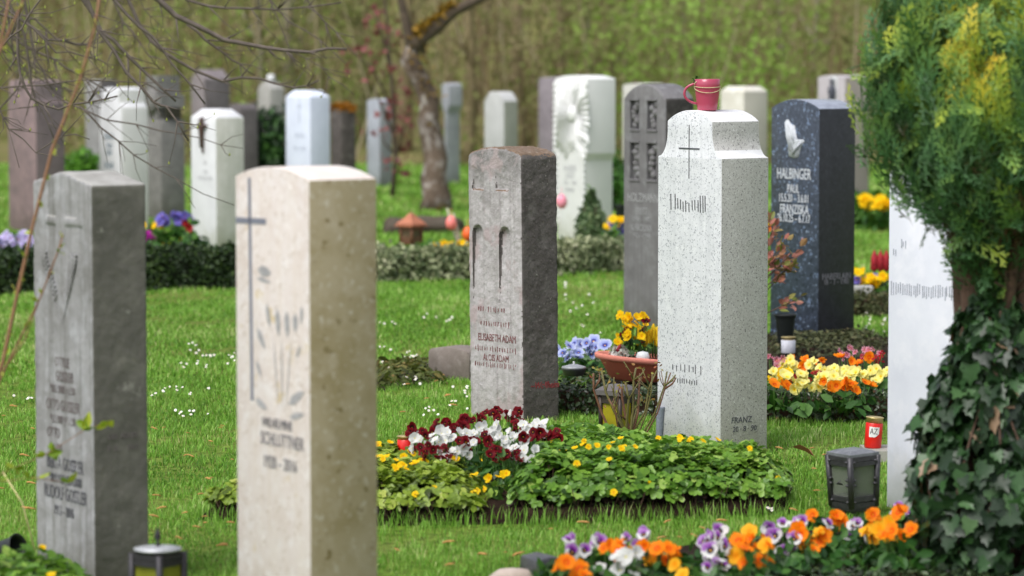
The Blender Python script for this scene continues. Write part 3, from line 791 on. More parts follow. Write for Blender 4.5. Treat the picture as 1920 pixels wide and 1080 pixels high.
# --- 7 relief cross stone of the second row
q_front = stone('dark_grey_limestone', lin(122, 120, 122), lin(100, 98, 100), lin(138, 138, 140), blot=6, streak=.5, streak_col=lin(90, 88, 90), fine=.3, bump=.6)
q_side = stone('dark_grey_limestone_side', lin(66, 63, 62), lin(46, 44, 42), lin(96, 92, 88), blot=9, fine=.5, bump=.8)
s = headstone('dark grey round topped stone with a panelled cross relief, behind the white granite pillar', 1168, 1247, 1302, 618, 186, [q_front, q_side], 'arch', rise=.09, bevel=.015, seg=3)
cs = []
PAN = ((1181, 1198, 190, 243), (1213, 1231, 190, 243), (1181, 1198, 270, 338), (1213, 1231, 270, 338))
for x0, x1, y0, y1 in PAN: cs.append(cutbox(s, s.fx(x0), s.fx(x1), s.zpx(y1), s.zpx(y0), .03))
carve(s.slab, cs)
for x0, x1, y0, y1 in PAN:
    mb = MB(); xm, zm_ = (s.fx(x0) + s.fx(x1)) / 2, (s.zpx(y0) + s.zpx(y1)) / 2
    for k_ in range(6):
        M = Matrix.Translation((xm + random.uniform(-.03, .03), -s.D / 2 + .022, zm_ + (k_ - 2.5) * (s.zpx(y0) - s.zpx(y1)) / 6.5))
        mb.lathe([(0, -.03), (.022, -.012), (.026, .008), (0, .034)], 9, 0, M @ Matrix.Diagonal((1.1, .8, 1.0, 1)), sx=random.uniform(.7, 1.4))
    bars_into(mb, s, [(x0 - 1, y0 - 2, x1 + 1, y0 - 2, .008), (x0 - 1, y1 + 3, x1 + 1, y1 + 3, .010)], th=.006)
    mb.build('figure_relief', [q_front], s.root)
mb = MB()
lines(s, plain('pale_grey_name', lin(156, 156, 158), .8), [('HOLZMANN', 374, .075, 1206)], sx=.72)
lines(s, plain('pale_grey_lettering', lin(150, 150, 152), .8), [r_ + (1204,) for r_ in (('FRITZ', 400, .06), ('1908 – 1979', 415, .045), ('KAROLINA', 431, .055), ('1911 – 1994', 446, .045))], sx=.75)

# --- far stones
def far(label, xl, xc, xr, yb, ytop, mats, kind='flat', **k): return headstone(label, xl, xc, xr, yb, ytop, mats, kind, **k)
brownish = stone('reddish_porphyry', lin(140, 120, 122), lin(108, 96, 98), lin(156, 134, 134), blot=5, fine=.3, streak=.3)
brown_side = stone('reddish_porphyry_side', lin(118, 106, 108), lin(88, 80, 82), blot=6, fine=.3)
s = far('broad reddish brown stone with a stepped head, far left behind the lilac flowers', 44, 68, 122, 430, 196, [brownish, brown_side], 'overhang', inset=.05, zb=405, rise=.02, W=.5) if False else \
    far('broad reddish brown stone with a stepped head, far left behind the lilac flowers', 15, 68, 122, 436, 152, [brownish, brown_side], 'stepped', inset=.03, zs=200, rise=.012, bevel=.012)
grey1 = stone('mid_grey_stone', lin(150, 148, 150), lin(120, 118, 120), blot=6, streak=.4, fine=.3)
grey1s = stone('mid_grey_stone_side', lin(94, 90, 92), lin(76, 72, 74), blot=6, fine=.3)
far('tall narrow grey stone with a dark side, behind the tiered white one', 160, 190, 222, 365, 150, [grey1, grey1s], 'flat', bevel=.01, d=38)
whitem = stone('white_stone', lin(218, 218, 222), lin(204, 204, 208), blot=6, fine=.08)
whites = stone('white_stone_side', lin(206, 205, 204), lin(192, 191, 190), blot=6, fine=.1)
s = far('white tiered stone with teal lettering and a bulging head', 187, 229, 278, 432, 168, [whitem, whites], 'stepped', inset=.055, zs=207, rise=.02, bevel=.008)
mb = MB(); teal = plain('teal_lettering', lin(70, 100, 118), .7)
lines(s, teal, [r_ + (205,) for r_ in (('MARIA', 258, .08), ('1930', 275, .07), ('2009', 288, .07), ('RUHE', 312, .085))], sx=.8)
roughg = stone('rough_grey_stone', lin(124, 122, 120), lin(98, 96, 94), lin(138, 136, 132), blot=8, fine=.4, streak=.35)
s = far('rough grey stone with a thick carved cross head and a dark hollow', 266, 302, 347, 412, 225, [roughg], 'flat', bevel=.012)
mb = MB(); zt = s.zpx(142); zc_ = s.zpx(190)
mb.box((0, 0, (s.H + zt) / 2), (s.W * .6, s.D * .92, zt - s.H)); mb.box((0, -.004, zc_), (s.W * 1.02, s.D * .99, .12))
mb.lathe([(.11, -.03), (.13, 0), (.11, .03)], 20, 0, Matrix.Translation((0, -s.D / 2, zc_)) @ Matrix.Rotation(math.pi / 2, 4, 'X'))
cr = mb.build('cross_head', [roughg], s.root)
mb = MB(); mb.box((s.W / 2 + .01, 0, s.zpx(212)), (.03, s.D * .6, .1)); mb.build('bird_hollow', [plain('dark_moss', lin(52, 50, 38), 1, bump=.6)], s.root)
far('brown grey stone with a sloping gabled cap, above the white crucifix stone', 358, 384, 432, 345, 148, [stone('brown_grey', lin(132, 124, 126), lin(110, 102, 104), blot=6, fine=.3), stone('brown_grey_side', lin(112, 106, 108), lin(90, 84, 86), blot=6, fine=.3)], 'gable', rise=.12, d=40, bevel=.012)
s = far('white stone with a hipped top and a brown crucifix', 358, 405, 458, 470, 205, [whitem, stone('greenish_white_side', lin(202, 200, 194), lin(182, 182, 172), lin(212, 210, 206), blot=7, streak=.3, streak_col=lin(165, 168, 155), fine=.1)], 'flat', topbevel=.07, bevel=.008)
s.slab.data  # hipped top
mb = MB(); bz = plain('brown_bronze', lin(84, 62, 54), .5, .3)
bars_into(mb, s, [(382, 220, 382, 288, .02), (375, 236, 390, 236, .018)], th=.015)
mb.lathe([(0, -.13), (.014, -.12), (.02, 0), (.03, .06), (.02, .085), (.018, .1), (.02, .115), (0, .13)], 10, 0, Matrix.Translation((s.fx(382.5), -s.D / 2 - .026, s.zpx(250))))
mb.tube([(s.fx(376), -s.D / 2 - .02, s.zpx(236)), (s.fx(382.5), -s.D / 2 - .026, s.zpx(241)), (s.fx(389), -s.D / 2 - .02, s.zpx(236))], .008, 6)
mb.build('crucifix', [bz], s.root)
mb = MB()
lines(s, plain('pale_lettering', lin(188, 188, 192), .7), [r_ + (385,) for r_ in (('IDA', 306, .06), ('1925', 324, .05), ('MÜLLER 1998', 336, .05))], sx=.8)
far('dark brownish stone with a pale lower edge, right of the crucifix stone', 428, 452, 484, 350, 195, [stone('dark_brownish', lin(106, 100, 102), lin(86, 80, 82), blot=6, fine=.3)], 'chamfer', c=.06, d=37, bevel=.01)
s = far('small pale grey stone crowned by a white ball', 483, 507, 534, 350, 166, [stone('pale_grey_rough', lin(160, 158, 154), lin(138, 136, 132), blot=6, fine=.3)], 'gable', rise=.09, d=39, bevel=.01)
mb = MB(); mb.lathe([(0, -.05), (.04, -.04), (.055, 0), (.04, .045), (0, .055)], 14, 0, Matrix.Translation((0, 0, s.H + .12))); mb.lathe([(.05, -.06), (.03, -.03)], 12, 0, Matrix.Translation((0, 0, s.H + .1))); mb.build('ball_finial', [whitem], s.root)
bw = stone('bluish_white_marble', lin(216, 222, 238), lin(204, 210, 228), blot=5, fine=.05); bws = stone('bluish_white_marble_side', lin(200, 206, 222), lin(188, 194, 212), blot=5, fine=.05)
s = far('smooth bluish white stone with a sloping edged top, behind the beige pillar', 536, 582, 619, 415, 170, [bw, bws], 'flat', topbevel=.06, bevel=.004)
mb = MB()
lines(s, plain('faint_blue_lettering', lin(186, 192, 208), .7), [r_ + (562,) for r_ in (('†', 205, .26), ('ANNA', 255, .08), ('1932 – 2001', 280, .06))], sx=.8)
s = far('dark weathered stone capped with orange moss', 619, 640, 668, 360, 208, [stone('dark_weathered', lin(88, 82, 80), lin(64, 58, 56), lin(120, 116, 112), blot=8, streak=.5, fine=.3)], 'arch', rise=.04, d=37, bevel=.02)
mb = MB(); n = 700
q = rng.uniform(-1, 1, (n, 2)); pp = np.stack([q[:, 0] * s.W * .5, q[:, 1] * s.D * .5, s.H + .045 * (1 - q[:, 0] ** 2) + rng.uniform(-.01, .03, n)], 1)
mb.scatter(*QUADLEAF, pp, rot_from_normal(rng.normal(size=(n, 3)) + [0, 0, 1]), np.full(n, .05), rng.uniform(0, 1, n)); mb.build('moss_cap', [ramp_mat('orange_moss', [(0, lin(120, 80, 20)), (1, lin(196, 130, 30))], trans=.1)], s.root)
far('slender blue grey stone standing alone left of the birch', 688, 712, 735, 350, 190, [stone('blue_grey', lin(168, 172, 182), lin(144, 148, 156), blot=5, fine=.2), stone('blue_grey_side', lin(140, 142, 146), lin(116, 118, 120), blot=5, fine=.2)], 'arch', rise=.03, bevel=.006)
s = far('grey pillar with a heavy head on a slim shaft, right of the birch', 828, 842, 867, 335, 160, [stone('ash_grey', lin(156, 158, 164), lin(132, 134, 140), blot=5, fine=.2)], 'overhang', inset=.06, zb=198, rise=.03, d=40)
s = far('pale grey pillar with a rounded head, behind the mossy pillar', 907, 945, 972, 375, 172, [stone('light_grey', lin(194, 194, 194), lin(176, 176, 176), blot=5, fine=.15), stone('light_grey_side', lin(150, 152, 142), lin(134, 136, 126), blot=5, fine=.15)], 'chamfer', c=.1, bevel=.02, d=34)
far('purplish grey stone with dark spots, left of the white sunburst stone', 1009, 1036, 1062, 365, 148, [stone('purplish_grey', lin(140, 132, 138), lin(112, 104, 110), blot=6, fine=.3)], 'arch', rise=.02, d=37, bevel=.01)
# sunburst
cw = stone('chalk_white_stone', lin(228, 228, 228), lin(216, 216, 216), blot=5, fine=.05, streak=.15, streak_col=lin(206, 206, 202)); cws = stone('chalk_white_side', lin(214, 214, 214), lin(206, 206, 206), blot=3, fine=.04)
s = far('tall chalk white stone carved with a radiating sunburst', 1040, 1101, 1154, 455, 148, [cw, cws], 'overhang', inset=.04, zb=288, rise=.03, bevel=.006)
mb = MB(); cx_, cz_ = s.fx(1075), s.zpx(215)
for i in range(30):
    a = 2 * math.pi * i / 30 + .05; L0 = .05; L1 = random.uniform(.26, .44); wv = .03
    dx, dz = math.cos(a), math.sin(a)
    if abs(dx * L1) > s.W / 2: L1 = s.W / 2 / abs(dx) + random.uniform(0, .02)
    if cz_ + dz * L1 > s.H: continue
    px_, pz_ = -dz, dx; y0 = -s.D / 2
    V = [(cx_ + dx * L0, y0 - .012, cz_ + dz * L0), (cx_ + dx * L1 * .8 + px_ * wv, y0 + .001, cz_ + dz * L1 * .8 + pz_ * wv), (cx_ + dx * L1, y0 - .012, cz_ + dz * L1), (cx_ + dx * L1 * .8 - px_ * wv, y0 + .001, cz_ + dz * L1 * .8 - pz_ * wv), (cx_ + dx * L1 * .7, y0 - .055, cz_ + dz * L1 * .7)]
    mb.add(V, [(0, 4, 1), (1, 4, 2), (2, 4, 3), (3, 4, 0)])
mb.lathe([(.075, 0), (.07, .02), (.04, .035), (0, .04)], 20, 0, Matrix.Translation((cx_, -s.D / 2, cz_)) @ Matrix.Rotation(math.pi / 2, 4, 'X'))
for zz in np.linspace(s.zpx(420), s.zpx(160), 24):      # scalloped corner
    mb.lathe([(0, -.03), (.012, -.018), (.016, 0), (.012, .018), (0, .03)], 8, 0, Matrix.Translation((s.W / 2 - (.045 if zz < s.zpx(290) else .01), -s.D / 2 - .004, zz)))
    mb.lathe([(0, -.03), (.012, -.018), (.016, 0), (.012, .018), (0, .03)], 8, 0, Matrix.Translation((-s.W / 2 + (.045 if zz < s.zpx(290) else .004), -s.D / 2 - .004, zz)))
mb.build('sunburst_relief', [cw], s.root)
mb = MB()
lines(s, plain('soft_grey_lettering', lin(168, 168, 172), .7), [r_ + (1069,) for r_ in (('HUBER', 318, .08), ('JOSEF', 332, .07), ('1921 – 1988', 345, .05), ('MARIA', 358, .06))], sx=.75)
far('pale stone whose flat top shows above the dark relief stone', 1167, 1212, 1254, 380, 160, [stone('cream_grey', lin(198, 196, 190), lin(182, 180, 174), blot=5, fine=.1)], 'arch', rise=.02, d=35, bevel=.01)
far('cream stone with a hipped top, right behind the pink mug', 1350, 1394, 1439, 410, 162, [stone('cream_stone', lin(214, 210, 200), lin(196, 192, 180), lin(224, 222, 216), blot=4, fine=.1), stone('cream_stone_side', lin(184, 180, 170), lin(166, 162, 152), blot=4, fine=.1)], 'flat', topbevel=.05, bevel=.01)
s = far('lilac grey stone with a white arched niche, right behind the dark blue pillar', 1532, 1584, 1630, 420, 145, [stone('lilac_grey', lin(186, 180, 184), lin(166, 160, 164), blot=4, fine=.1), stone('lilac_grey_side', lin(158, 150, 144), lin(140, 132, 128), blot=4, fine=.15)], 'arch', rise=.02, bevel=.01)
mb = MB(); bars_into(mb, s, [(1562, 160, 1562, 182, .0)] if False else [(1563, 143, 1563, 205, .11)], th=.006)
mb.build('niche', [whitem], s.root)
mb = MB(); mb.lathe([(.035, -.16), (.03, -.05), (.04, 0), (.03, .05), (.012, .065), (.022, .09), (.018, .12), (0, .13)], 12, 0, Matrix.Translation((s.fx(1564), -s.D / 2 - .035, s.zpx(172)))); mb.build('madonna_figure', [plain('dark_slate_figure', lin(70, 72, 84), .6)], s.root)

# ------------------------------------------------------------------ conifer and ivy on the right
bark = plain('conifer_bark', lin(84, 64, 52), .95, bump=1.0, bscale=40, var=.4)
thuja_mat = ramp_mat('conifer_scale_leaf', [(0, lin(92, 66, 44)), (.12, lin(48, 76, 40)), (.32, lin(78, 120, 72)), (.5, lin(112, 146, 66)), (.66, lin(158, 174, 60)), (.84, lin(204, 196, 66)), (1, lin(214, 172, 60))], rough=.5, trans=.12)
DT = 9.9
KS = 9.9 / 9.4
tc_ = P(1868, 130, DT)
conifer = empty('conifer', (tc_.x, DT, HC * (1 - KS)), 0, 'round golden green conifer with brown bare stems, at the right edge', 'conifer'); conifer.scale = (KS, KS, KS)
mb = MB(); n = 6400
u = rng.normal(size=(n, 3)); u /= np.linalg.norm(u, axis=1, keepdims=True)
rad = np.where(rng.uniform(size=n) < .7, rng.uniform(.82, 1.02, n), rng.uniform(.35, .85, n))
lump = 1 + .17 * clump(u, 2.6, 21)
zc0 = rng.uniform(.92, 2.15, n)
wz = np.interp(zc0, [.88, .97, 1.05, 1.13, 1.20, 1.32, 1.46, 1.62, 1.78, 1.95, 2.15], [.06, .08, .12, .18, .26, .35, .405, .40, .35, .24, .03])
ang = rng.uniform(0, 2 * math.pi, n)
p = np.stack([np.cos(ang) * wz * rad * lump, np.sin(ang) * wz * rad * lump, zc0], 1)
u = np.stack([np.cos(ang), np.sin(ang), (zc0 - 1.5) * 1.6], 1)
keep = rng.uniform(size=n) < np.interp(p[:, 2], [.9, 1.1, 1.25], [.25, .5, 1.0])
p = p[keep]; u = u[keep]; rad = rad[keep]; n = len(p)
up = u * [.6, .6, .35] + np.array([0, 0, .85]) + rng.normal(size=(n, 3)) * .2
nr = u * [1, 1, .3] + rng.normal(size=(n, 3)) * .45
cl = clump(p, 11, 8) * .8 + .5 * clump(p, 23, 9)
gold = np.exp(-((p[:, 0] + .12) / .17) ** 2 - ((p[:, 2] - 1.68) / .26) ** 2)
r = .32 + .15 * cl + .36 * gold * np.clip(.9 + .5 * cl, .2, 1.4) + rng.normal(size=n) * .06
brown = (rad < .68) | (rng.uniform(size=n) < np.interp(p[:, 2], [1.05, 1.2, 1.38], [.95, .5, 0.0]) * np.clip(.75 + p[:, 0] * 2.2, .3, 1))  # dead inner sprays; brown weighted low and right also paints the crown's shading
r = np.where(brown, rng.uniform(0, .22, n), np.clip(r, .14, 1))
sc = rng.uniform(.10, .19, n)
p = p - (up / np.linalg.norm(up, axis=1, keepdims=True)) * sc[:, None] * .6
yy = np.array([v[1] for v in SPRAY[0]])
mb.scatter(*SPRAY, p, rot_from_normal(nr, up), sc, np.clip(r[:, None] + (yy[None] - .55) * .24 + rng.normal(size=(n, len(yy))) * .03, 0, 1))
mb.build('crown', [thuja_mat], conifer)
for i in range(9):
    mb = MB(); a = i * .9; b0 = np.array([.045 * math.cos(a) + .01, .045 * math.sin(a), -.02]); tx = np.array([.12 * math.cos(a * 1.3 + .4) + .0, .12 * math.sin(a * 1.3), 1.4 + .1 * (i % 3)])
    pts = [b0 + (tx - b0) * t + np.array([.03 * math.sin(5 * t + i), .03 * math.cos(4 * t + i), 0]) for t in np.linspace(0, 1, 9)]
    mb.tube(pts, list(np.linspace(.036, .014, 9) * (1.25 if i % 3 == 0 else .9)), 8)
    for j in range(7):
        q = pts[5 + j % 4]; e = q + np.array([random.uniform(-.11, .11), random.uniform(-.11, .11), random.uniform(.04, .2)])
        mb.tube([q, (q + e) / 2 + np.array([0, 0, .02]), e], [.006, .004, .0025], 5)
    mb.build('stem', [bark], conifer)

ivy_mat = ramp_mat('ivy_leaf', [(0, lin(20, 38, 18)), (.45, lin(34, 62, 30)), (.8, lin(56, 94, 46)), (.90, lin(88, 118, 76)), (.94, lin(132, 100, 72)), (1, lin(156, 134, 112))], rough=.42, trans=.12, spec=.5)
ivy = empty('ivy', (tc_.x, DT, HC * (1 - KS)), 0, 'dark glossy ivy climbing the conifer stems with a few dead pale leaves', 'ivy'); ivy.scale = (KS, KS, KS)
mb = MB()
zz = np.array([0, .08, .18, .32, .43, .55, .70, .84, .93]); rr_ = np.array([.25, .24, .245, .255, .235, .185, .135, .11, .06])
n = 2700; z = rng.uniform(.0, .92, n) ** 1.0; a = rng.uniform(0, 6.28, n); rad = np.interp(z, zz, rr_) * (1 + .16 * clump(np.stack([a * 1.0, z * 9], 1), 1.0, 31)) * np.where(rng.uniform(size=n) < .75, rng.uniform(.86, 1.08, n), rng.uniform(.5, .9, n))
p = np.stack([np.cos(a) * rad, np.sin(a) * rad, z], 1)
nr = np.stack([np.cos(a), np.sin(a), np.full(n, .4)], 1) + rng.normal(size=(n, 3)) * .55
sp = np.stack([np.cos(a) * .2, np.sin(a) * .2, np.full(n, -1.0)], 1) + rng.normal(size=(n, 3)) * .5
mb.scatter(*IVY, p, rot_from_normal(nr, sp), rng.uniform(.034, .072, n), np.where(rng.uniform(size=n) < .022, rng.uniform(.94, 1, n), rng.uniform(0, .9, n)), 0, True)
mb.build('foliage', [ivy_mat], ivy)
mb = MB()
for i in range(16):
    a0 = random.uniform(0, 6.28); pts = []
    for t in np.linspace(0, 1, 8):
        zt_ = .02 + t * random.uniform(.82, .88); rr0 = float(np.interp(zt_, zz, rr_)) * .93; aa = a0 + .5 * math.sin(3 * t + i); pts.append((math.cos(aa) * rr0, math.sin(aa) * rr0, zt_))
    mb.tube(pts, .004, 5)
mb.build('vines', [bark], ivy)

# ------------------------------------------------------------------ ground cover beds
wald = ramp_mat('ground_cover_leaf', [(0, lin(46, 76, 22)), (.4, lin(92, 136, 42)), (.8, lin(134, 174, 64)), (1, lin(170, 196, 98))], rough=.4, trans=.3, spec=.4)
wald2 = ramp_mat('ground_cover_leaf_yellowish', [(0, lin(62, 78, 22)), (.4, lin(116, 142, 40)), (.8, lin(154, 176, 62)), (1, lin(186, 196, 96))], rough=.4, trans=.3, spec=.4)
twig = plain('brown_twigs', lin(70, 50, 38), .95, var=.4)
old_shaded_leaf = ramp_mat('old_leaf_and_shade', [(0, lin(34, 24, 22)), (.5, lin(52, 38, 32)), (.8, lin(58, 62, 34)), (1, lin(80, 100, 46))], rough=.6, trans=.1)  # old brown leaves, darkened also to stand in for the bed's shaded foot
dead = ramp_mat('dead_leaf', [(0, lin(70, 46, 34)), (.5, lin(128, 86, 56)), (1, lin(176, 134, 90))], rough=.8, trans=.1)
def cover(label, poly, h, n, leaf, size, blooms=0, tmpl=TRI, holes=None, hvar=.3, slope=0.0, cat='ground cover', name='ground_cover', origin=None, group=None, bcol='yellow', bsz=.034, under=0):
    c = np.mean(poly, 0); root = empty(name, (c[0], c[1], 0), 0, label, cat, group)
    def height(q):
        d_, nn = edge_dist(q, poly)
        return h * np.clip(.55 + d_ / .12 * .45, 0, 1) * (1 + hvar * .6 * clump(q, 9, 2) * .5 + hvar * .35 * clump(q, 3.4, 6) * .5) * (1 - slope * np.clip((q[:, 1] - 11.2) / 1.0, 0, 1)), d_, nn
    q = polysample(poly, n); H_, d_, nn = height(q)
    ed = d_ < .09
    z = H_ * np.where(ed & (rng.uniform(size=n) < .75), rng.uniform(.2, 1, n) ** .5, rng.uniform(.82, 1.05, n))
    if under: z[:under] = H_[:under] * rng.uniform(.1, .8, under)
    nr = np.zeros((n, 3)); nr[:, 2] = 1; wgt = np.clip(1 - d_ / .12, 0, 1)[:, None]; nr[:, :2] = nn * wgt * 1.1
    nr += rng.normal(size=(n, 3)) * .33
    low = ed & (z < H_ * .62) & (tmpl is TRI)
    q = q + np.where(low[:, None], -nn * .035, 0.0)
    k = np.ones(n, bool)
    for hx, hy, hr in (holes or []): k &= ((q[:, 0] - hx) ** 2 + (q[:, 1] - hy) ** 2 > hr * hr) | (rng.uniform(size=n) < .08)
    p = np.concatenate([q - c, z[:, None]], 1)[k]; nr = nr[k]; m_ = len(p)
    mb = MB()
    fr = ~low[k]; mf = int(fr.sum())
    mb.scatter(*tmpl, p[fr], rot_from_normal(nr[fr]), size * rng.uniform(.6, 1.35, mf), np.clip(.5 + .18 * clump(q[k][fr], 5, 9) + rng.normal(size=mf) * .22, 0, 1), 0, True)
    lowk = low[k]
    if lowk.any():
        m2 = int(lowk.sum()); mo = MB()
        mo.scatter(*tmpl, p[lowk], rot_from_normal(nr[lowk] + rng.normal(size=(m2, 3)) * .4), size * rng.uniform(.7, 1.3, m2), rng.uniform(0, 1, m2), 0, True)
        mo.build('old_shaded_leaves', [old_shaded_leaf], root)
    mb.build('foliage', [leaf], root)
    mb = MB(); nt_ = n // 5; q2 = polysample(poly, nt_); H2, d2, n2 = height(q2)
    for i in range(nt_):
        b0 = np.array([q2[i, 0] - c[0], q2[i, 1] - c[1], 0]); e = b0 + np.array([random.uniform(-.04, .04), random.uniform(-.04, .04), H2[i] * random.uniform(.5, .95)])
        mb.tube([b0, (b0 + e) / 2 + rng.normal(size=3) * .008, e], .0016, 3, 0)
    mb.build('stems', [twig], root)
    if blooms:
        q3 = polysample(poly, blooms * 3); H3, d3, n3 = height(q3); w_ = np.argsort(-rng.uniform(size=len(q3)) - .4 * (clump(q3, 4, 77)))[:blooms]
        for i in w_:
            o = bpy.data.objects.new('bloom', random.choice(BM[bcol])); COL.objects.link(o); o.parent = root
            o.location = (q3[i, 0] - c[0], q3[i, 1] - c[1], H3[i] * (1.1 if d3[i] > .08 else random.uniform(.7, 1.1)))
            s_ = bsz * random.uniform(.7, 1.15); o.scale = (s_, s_, s_)
            o.rotation_euler = (random.uniform(.2, 1.2), random.uniform(-.5, .5), 0)
    return root
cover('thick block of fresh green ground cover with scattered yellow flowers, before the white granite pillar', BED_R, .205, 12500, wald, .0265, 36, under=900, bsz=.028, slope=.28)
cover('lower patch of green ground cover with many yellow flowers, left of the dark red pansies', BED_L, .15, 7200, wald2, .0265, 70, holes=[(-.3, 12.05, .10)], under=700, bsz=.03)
# sparse tuft in the soil gap
plant('ground_cover_tuft', (-.05, 11.3, .05), 'small tuft with yellow flowers rooted in the bare soil gap of the central bed', 'ground cover', [(-.03, -.02, .075, 'yellow', .034), (.0, -.02, .08, 'yellow', .034), (.03, -.015, .09, 'yellow', .034), (.018, .01, .085, 'yellow', .03)], wald, 14, .06, .05, .032, tmpl=TRI)
leafcol = [bloom_mesh('leaf', dead, petals=5, seed=i, cup=.9) for i in range(1)]
# bottom left patch
bl = [(-1.62, 8.7), (-1.22, 8.75), (-1.18, 9.2), (-1.3, 9.5), (-1.62, 9.5)]
cover('green leafy ground cover with a yellow flower in the bottom left corner', bl, .15, 800, wald, .05, 2, bsz=.026, tmpl=LEAF)
# small brown-green edging plants behind
cover('low untidy brown green ground cover left of the small square stone', [tuple(G(x, y)[:2]) for x, y in ((700, 735), (835, 722), (830, 690), (700, 695))], .07, 700, ramp_mat('dull_leaf', [(0, lin(60, 62, 30)), (.6, lin(92, 104, 44)), (1, lin(140, 120, 70))]), .045, tmpl=LEAF)

# pansies, dark red and white, in the middle of the central bed
def place_plants(rows, defaults, zbase=0.0):
    for (x, y, z, label, cols, sp) in rows:
        b = []
        for c in cols:
            b.append((random.uniform(-sp, sp), random.uniform(-sp, sp) * .8, z + random.uniform(-.012, .02), c))
        plant(defaults['name'], (x, y, zbase), label, defaults['cat'], b, n=defaults.get('n', 26), spread=sp * 1.25, h=z * .85, lsize=defaults.get('ls', .045), group=defaults.get('group'), bsize=defaults.get('bs', .05))
CR = [
    (1.0, 'maroon', (790, 807), 'dark red pansy plant at the left end of the central clump'),
    (1.0, 'maroon', (845, 797), 'dark red pansy plant behind the white pansies, left of centre'),
    (1.0, 'maroon', (885, 782), 'dark red pansy plant at the foot of the mossy pillar, left one'),
    (1.0, 'maroon', (950, 778), 'dark red pansy plant at the foot of the mossy pillar, right one'),
    (1.0, 'maroon', (985, 800), 'dark red pansy plant behind the brightest white pansies'),
    (1.0, 'maroon', (1022, 815), 'dark red pansy plant at the right end of the central clump'),
    (1.0, 'maroon', (890, 832), 'dark red pansy plant in the middle between white pansies'),
    (1.0, 'maroon', (945, 846), 'dark red pansy plant at the front, above the bare soil'),
    (1.0, 'maroon', (815, 845), 'dark red pansy plant low in front, beside the small red candle'),
    (1.0, 'white', (800, 828), 'white pansy plant at the left end of the central clump'),
    (1.0, 'white', (855, 815), 'white pansy plant in the centre left of the clump'),
    (1.0, 'white', (905, 803), 'white pansy plant under the mossy pillar'),
    (1.0, 'white', (855, 842), 'white pansy plant at the front left of the clump'),
    (1.0, 'white', (960, 818), 'white pansy plant in the centre right of the clump'),
    (1.0, 'white', (985, 848), 'white pansy plant at the front right of the clump'),
    (1.0, 'white', (1000, 803), 'white pansy plant at the back right of the clump'),
]
for _, colr, (px, py), lab in CR:
    t = (py - 775) / 85.0            # 0 = back, 1 = front
    z = .245 - .06 * t + random.uniform(-.008, .008)
    pt = G(px, py, z)
    plant('pansy', (pt.x, pt.y, .06), lab, 'pansy', [(random.uniform(-.055, .055), random.uniform(-.05, .05), z - .06 + random.uniform(-.03, .018), colr if random.random() < .93 else ('white' if colr == 'maroon' else 'maroon')) for _ in range(15)], n=26, spread=.07, h=(z - .06) * .85, lsize=.045, bsize=.04, group='pansies in the central bed')

# front bed pansies
fb = [
    ('orange', (1085, 1052), 'orange pansy plant at the left front, next to the dark stone block', 4),
    ('violet_white', (1085, 1020), 'violet and white pansy plant just behind the dark stone block', 3),
    ('violet_white', (1195, 1012), 'violet and white pansy plant at the back edge, third from the left', 3),
    ('orange', (1150, 1030), 'orange pansy plant left of the first violet and white faces', 3),
    ('white', (1160, 1045), 'white pansy plant in front, between two orange ones', 3),
    ('orange', (1245, 1028), 'big orange pansy plant in the left half of the front bed', 5),
    ('violet_white', (1318, 1008), 'violet and white pansy plant in the middle of the back edge', 4),
    ('amber', (1285, 1066), 'amber pansy plant lowest in the front bed', 1),
    ('violet_white', (1330, 1035), 'pale violet pansy plant in the middle front', 3),
    ('orange', (1400, 1000), 'orange pansy plant at the back, right of centre', 5),
    ('orange', (1412, 1030), 'orange pansy plant at the front, right of centre', 5),
    ('violet_white', (1470, 985), 'tall violet and white pansy plant left of the lantern', 5),
    ('violet_white', (1455, 1008), 'violet and white pansy plant below the tall one', 3),
    ('orange', (1530, 1003), 'orange pansy plant in front of the iron lantern', 5),
    ('orange', (1556, 972), 'orange pansy plant touching the left of the lantern foot', 3),
    ('violet_white', (1585, 982), 'violet and white pansy plant right before the lantern foot', 3),
    ('orange', (1655, 962), 'orange pansy plant right of the lantern', 3),
    ('amber', (1655, 985), 'amber yellow pansy plant right of the lantern, in front', 4),
    ('orange', (1680, 1003), 'orange pansy plant nearest the ivy', 3),
    ('violet_white', (1708, 955), 'violet pansy plant tucked against the ivy', 2),
]
for colr, (px, py), lab, nb in fb:
    z = .15 + random.uniform(-.01, .015); pt = G(px, py, z)
    bl_ = []
    for i in range(nb + 3):
        c = colr
        if colr == 'orange' and random.random() < .2: c = 'amber'
        bl_.append((random.uniform(-.06, .06), random.uniform(-.05, .04), z - .03 + random.uniform(-.04, .028), c, .054))
    plant('pansy', (pt.x, pt.y, .02), lab, 'pansy', bl_, n=80, spread=.13, h=.115, lsize=.05, group='pansies in the front bed')
cot = ramp_mat('small_dark_leaf', [(0, lin(34, 48, 26)), (.5, lin(58, 78, 44)), (.9, lin(92, 106, 72)), (1, lin(130, 92, 62))], rough=.35, trans=.1, spec=.5)
cover('dark small leaved ground cover along the front of the pansy bed', [(.2, 9.15), (.3, 9.75), (.75, 9.95), (1.35, 10.15), (1.62, 9.6), (1.4, 8.95), (.6, 8.95)], .06, 5200, cot, .022, tmpl=LEAF, name='ground_cover')

